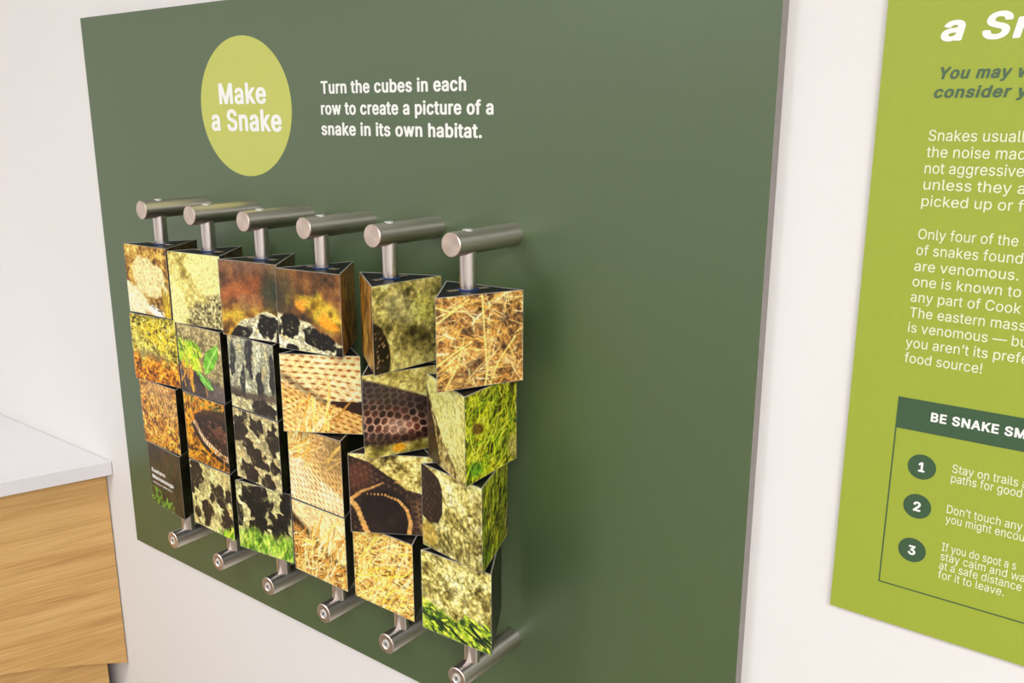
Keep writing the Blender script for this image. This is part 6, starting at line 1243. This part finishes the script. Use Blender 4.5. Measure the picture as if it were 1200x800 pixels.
def grass_side(p):
    t = 0.5 * p.noise(10, 8, 3) + 0.5 * p.noise(30, 30, 2)
    p.img = p.ramp(t, [(0.15, (44, 44, 16)), (0.4, (118, 118, 30)), (0.6, (176, 176, 46)), (0.9, (222, 222, 92))])
    p.strokes(60, [(50, 52, 20), (70, 54, 24), (60, 80, 24)], 0.16, -0.9, 0.9, 0.012, bend=0.6)
    p.strokes(150, [(190, 194, 50), (218, 218, 84), (150, 166, 44), (110, 144, 40)], 0.22, -1.0, 0.9, 0.008, bend=0.7)
    p.mix(p.ell(0.24, 0.42, 0.09, 0.06, 0.4, 0.5, 0.6) * 0.8, (92, 66, 36))
    p.mix(p.ell(0.18, 0.86, 0.16, 0.09, 0.4, 0.6, 0.6) * 0.5, (50, 120, 40))
    p.mix(p.ell(0.98, 0.84, 0.14, 0.18, -0.6, 0.5, 0.6) * 0.7, (170, 156, 100))


def grass_dark(p):
    grass_side(p)
    p.strokes(120, [(44, 50, 20), (62, 56, 22)], 0.18, -1.1, 0.5, 0.013)
    p.strokes(70, [(140, 146, 44), (116, 130, 36)], 0.2, -1.1, 0.4, 0.010)


# side pictures that only show edge-on
def s_hay_shaded(p):
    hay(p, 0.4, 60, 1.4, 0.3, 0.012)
    p.img *= 0.5  # straw dimmed: the shade between neighbouring blocks is painted in


def s_gold(p):
    p.img = p.ramp(p.noise(14, 6, 3), [(0.1, (60, 40, 20)), (0.45, (118, 84, 38)), (0.7, (160, 120, 58)), (1, (190, 152, 86))])
    p.strokes(90, [(176, 132, 62), (84, 56, 26), (150, 108, 48), (200, 160, 90)], 0.22, 1.4, 0.4, 0.012)


def s_shaded(p):  # near-black picture with the shade between blocks painted into its colour
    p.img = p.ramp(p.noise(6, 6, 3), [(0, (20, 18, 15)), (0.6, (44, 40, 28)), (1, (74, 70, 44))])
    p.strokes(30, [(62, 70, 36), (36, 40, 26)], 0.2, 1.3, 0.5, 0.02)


def s_blotch(p):
    blotched(p, 0.5, [(0.3, 0.25, 0.2, 0.18, 0), (0.75, 0.6, 0.2, 0.2, 0.3), (0.25, 0.8, 0.16, 0.16, 0)])


def s_moss(p):
    moss(p)


def s_rock(p):
    rock_right(p)


# row, column -> (turn in degrees, front picture, picture to its right, picture to its left, label)
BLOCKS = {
    (1, 1): (2.3, f11, s_hay_shaded, s_shaded, 'top left turning block, pale boulder under rusty moss'),
    (1, 2): (7.0, f12, s_hay_shaded, s_shaded, 'turning block showing plain yellowish stone, under the second rod'),
    (1, 3): (8.1, f13, s_hay_shaded, s_shaded, 'turning block of blurred red-brown ground above a blotched snake edge'),
    (1, 4): (7.7, f14, s_gold, s_shaded, 'turning block with orange blur above large black blotches on cream'),
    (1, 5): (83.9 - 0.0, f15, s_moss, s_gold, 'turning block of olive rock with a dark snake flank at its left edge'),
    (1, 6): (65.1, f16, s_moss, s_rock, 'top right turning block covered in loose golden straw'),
    (2, 1): (5.8, f21, s_shaded, s_shaded, 'turning block of yellow moss turning orange below, second in the left stack'),
    (2, 2): (-0.1, f22, s_shaded, s_shaded, 'turning block showing a bright green seedling with two leaves'),
    (2, 3): (-2.7, f23, s_shaded, s_shaded, 'turning block of grey striped scales above a dark fold'),
    (2, 4): (30.3, f24, s_shaded, s_moss, 'turning block of golden scales crossed by a straw tuft'),
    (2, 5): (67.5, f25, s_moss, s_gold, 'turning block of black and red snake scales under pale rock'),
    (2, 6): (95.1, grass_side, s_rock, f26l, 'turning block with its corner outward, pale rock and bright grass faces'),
    (3, 1): (-2.3, f31, s_shaded, s_shaded, 'turning block filled with orange moss above the caption block'),
    (3, 2): (-1.5, f32, s_shaded, s_shaded, 'turning block showing a brown snake head with pale lip scales'),
    (3, 3): (-2.4, f33, s_shaded, s_shaded, 'turning block filled with brown blotches on cream scales'),
    (3, 4): (-0.5, f34, s_shaded, s_moss, 'turning block of slanting golden scales fading to cream'),
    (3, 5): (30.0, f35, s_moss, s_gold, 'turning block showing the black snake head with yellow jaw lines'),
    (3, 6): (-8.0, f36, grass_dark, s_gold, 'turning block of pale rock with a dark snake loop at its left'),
    (4, 1): (-5.4, f41, s_shaded, s_shaded, 'bottom left turning block, dark forest picture with white caption'),
    (4, 2): (-1.7, f42, s_shaded, s_shaded, 'turning block of blotched scales with grass in the lower right corner'),
    (4, 3): (7.2, f43, s_shaded, s_shaded, 'turning block of dark blotches over bright green grass blades'),
    (4, 4): (-0.2, f44, s_shaded, s_moss, 'turning block of a cream snake belly resting on straw'),
    (4, 5): (-0.1, f45, s_shaded, s_moss, 'bottom turning block covered in bright straw, on the fifth rod'),
    (4, 6): (1.9, f46, s_shaded, s_gold, 'bottom right turning block, cracked pale rock above green moss'),
}
BR, BH, GAP, BTOP = 0.06497, 0.11068, 0.00228, 1.4027
RIN = BR / 2
BW = BR * math.sqrt(3)
TH = 0.0016
EDGE = 0.0004
PRINT_GAIN = 1.22


def panel_mesh(turn, pic, n):
    """one printed sheet of the block: picture grid in front, pale cut edges around it, mitred at the corners"""
    g = [0.0] + list(np.linspace(EDGE / BW, 1 - EDGE / BW, n + 1)) + [1.0]
    k = len(g)
    nx, ny = math.sin(turn), -math.cos(turn)
    tx, ty = math.cos(turn), math.sin(turn)

    def pt(u, v, d):
        half = BW / 2 - d * math.sqrt(3)
        s = (u - 0.5) * 2 * half
        return (nx * (RIN - d) + tx * s, ny * (RIN - d) + ty * s, (1 - v) * BH)
    vs = [pt(g[i], g[j], 0) for j in range(k) for i in range(k)]
    back = len(vs)
    vs += [pt(0, 0, TH), pt(1, 0, TH), pt(1, 1, TH), pt(0, 1, TH)]
    fs, mi = [], []
    for j in range(k - 1):
        for i in range(k - 1):
            a = j * k + i
            fs.append((a, a + k, a + k + 1, a + 1))
            mi.append(1 if i in (0, k - 2) or j in (0, k - 2) else 0)
    fs.append((back, back + 1, back + 2, back + 3))
    top = list(range(k))
    bot = [(k - 1) * k + i for i in range(k)]
    lef = [j * k for j in range(k)]
    rig = [j * k + k - 1 for j in range(k)]
    fs += [tuple(top + [back + 1, back]), tuple(bot[::-1] + [back + 3, back + 2]), tuple(lef[::-1] + [back, back + 3]), tuple(rig + [back + 2, back + 1])]
    mi += [1] * 5
    me = bpy.data.meshes.new('picture_panel')
    me.from_pydata(vs, [], fs)
    me.polygons.foreach_set('material_index', mi)
    at_ = me.color_attributes.new('print', 'FLOAT_COLOR', 'POINT')
    im = pic.img * (0.9 + 0.2 * pic.noise(min(50, pic.n // 2), min(50, pic.n // 2), 1))[..., None]
    grey = im.mean(-1, keepdims=True)
    im = grey + (im - grey) * 1.08
    img = np.clip(120 + (im - 120) * 1.16, 4, 255) / 255
    lin_ = np.where(img <= 0.04045, img / 12.92, ((img + 0.055) / 1.055) ** 2.4)
    lin_ = np.clip(lin_ * PRINT_GAIN, 0, 0.92)
    idx = np.clip(np.round((np.array(g)) * (pic.n - 1)).astype(int), 0, pic.n - 1)
    col = np.ones((len(vs), 4), np.float32)
    col[:back, :3] = lin_[np.ix_(idx, idx)].reshape(-1, 3)
    at_.data.foreach_set('color', col.ravel())
    me.materials.append(M['print'])
    me.materials.append(M['panel_edge'])
    me.validate()
    return me


def core_bm():
    """black three-sided body with a round bore for the rod"""
    R = BR - 2 * TH - 0.0001
    n = 48
    bm = bmesh.new()
    hole = 0.0112
    rings = {}
    for z in (0.0004, BH - 0.0004):
        o, h = [], []
        for i in range(n):
            a = 2 * PI * i / n
            # distance to the triangle outline in direction a (vertices at -60, 60, 180 from straight ahead)
            b = (a + PI / 3) % (2 * PI / 3) - PI / 3
            d = (R / 2) / math.cos(b)
            o.append(bm.verts.new((d * math.sin(a), -d * math.cos(a), z)))
            h.append(bm.verts.new((hole * math.sin(a), -hole * math.cos(a), z)))
        rings[z] = (o, h)
    (o0, h0), (o1, h1) = rings.values()
    for i in range(n):
        j = (i + 1) % n
        bm.faces.new((o0[i], o0[j], o1[j], o1[i]))
        bm.faces.new((h0[i], h1[i], h1[j], h0[j]))
        bm.faces.new((o1[i], o1[j], h1[j], h1[i]))
        bm.faces.new((o0[i], h0[i], h0[j], o0[j]))
    bmesh.ops.recalc_face_normals(bm, faces=bm.faces[:])
    return bm


core_proto = link('core', core_bm(), M['black'])
bush_proto = link('bushing', lathe_bm([(0.0107, BH - 0.0003), (0.0128, BH - 0.0003), (0.0128, BH + 0.0010), (0.0122, BH + 0.0013), (0.0107, BH + 0.0013), (0.0107, BH - 0.0003)], 'Z', 40), M['blue'], None, True)
tab_protos = [link('retaining_plate', box_bm((sx * 0.0198 - 0.0064, -0.0042, BH - 0.0003), (sx * 0.0198 + 0.0064, 0.0042, BH + 0.0006), 0.0003, 1), M['tab']) for sx in (-1, 1)]
first = True
for (row, c), (turn, fA, fR, fL, label) in BLOCKS.items():
    z = BTOP - BH - (row - 1) * (BH + GAP)
    root = empty('turning_block', (RX0 + RS * (c - 1), RY, z), math.radians(turn))
    tag(root, label, 'picture block', 'turning picture blocks on the rods')
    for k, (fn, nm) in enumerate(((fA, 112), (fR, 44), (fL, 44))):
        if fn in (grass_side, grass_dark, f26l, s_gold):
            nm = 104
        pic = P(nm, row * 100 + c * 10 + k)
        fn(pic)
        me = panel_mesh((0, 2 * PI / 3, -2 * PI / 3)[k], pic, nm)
        o = bpy.data.objects.new('picture_panel', me)
        COL.objects.link(o)
        o.parent = root
        if (row, c) == (4, 1) and k == 0:
            for s_, b_, t_, w_ in (('Eastern', 0.470, 0.405, 0.42), ('Massasauga', 0.575, 0.510, 0.66), ('Sistrurus catenatus', 0.655, 0.622, 0.60)):
                x0 = (0.08 - 0.5) * BW
                thin = s_.startswith('Sis')
                lettering(s_, s_, x0, x0 + w_ * BW, (1 - b_) * BH, (1 - t_) * BH, -RIN - 0.00005, M['white_ink'], o, face='R' if thin else 'B', shear=0.2 if thin else 0.0, name='caption_lettering', depth=0.0002)
    for pr in [core_proto, bush_proto] + tab_protos:
        o = pr if first else pr.copy()
        if not first:
            COL.objects.link(o)
        o.parent = root
    first = False
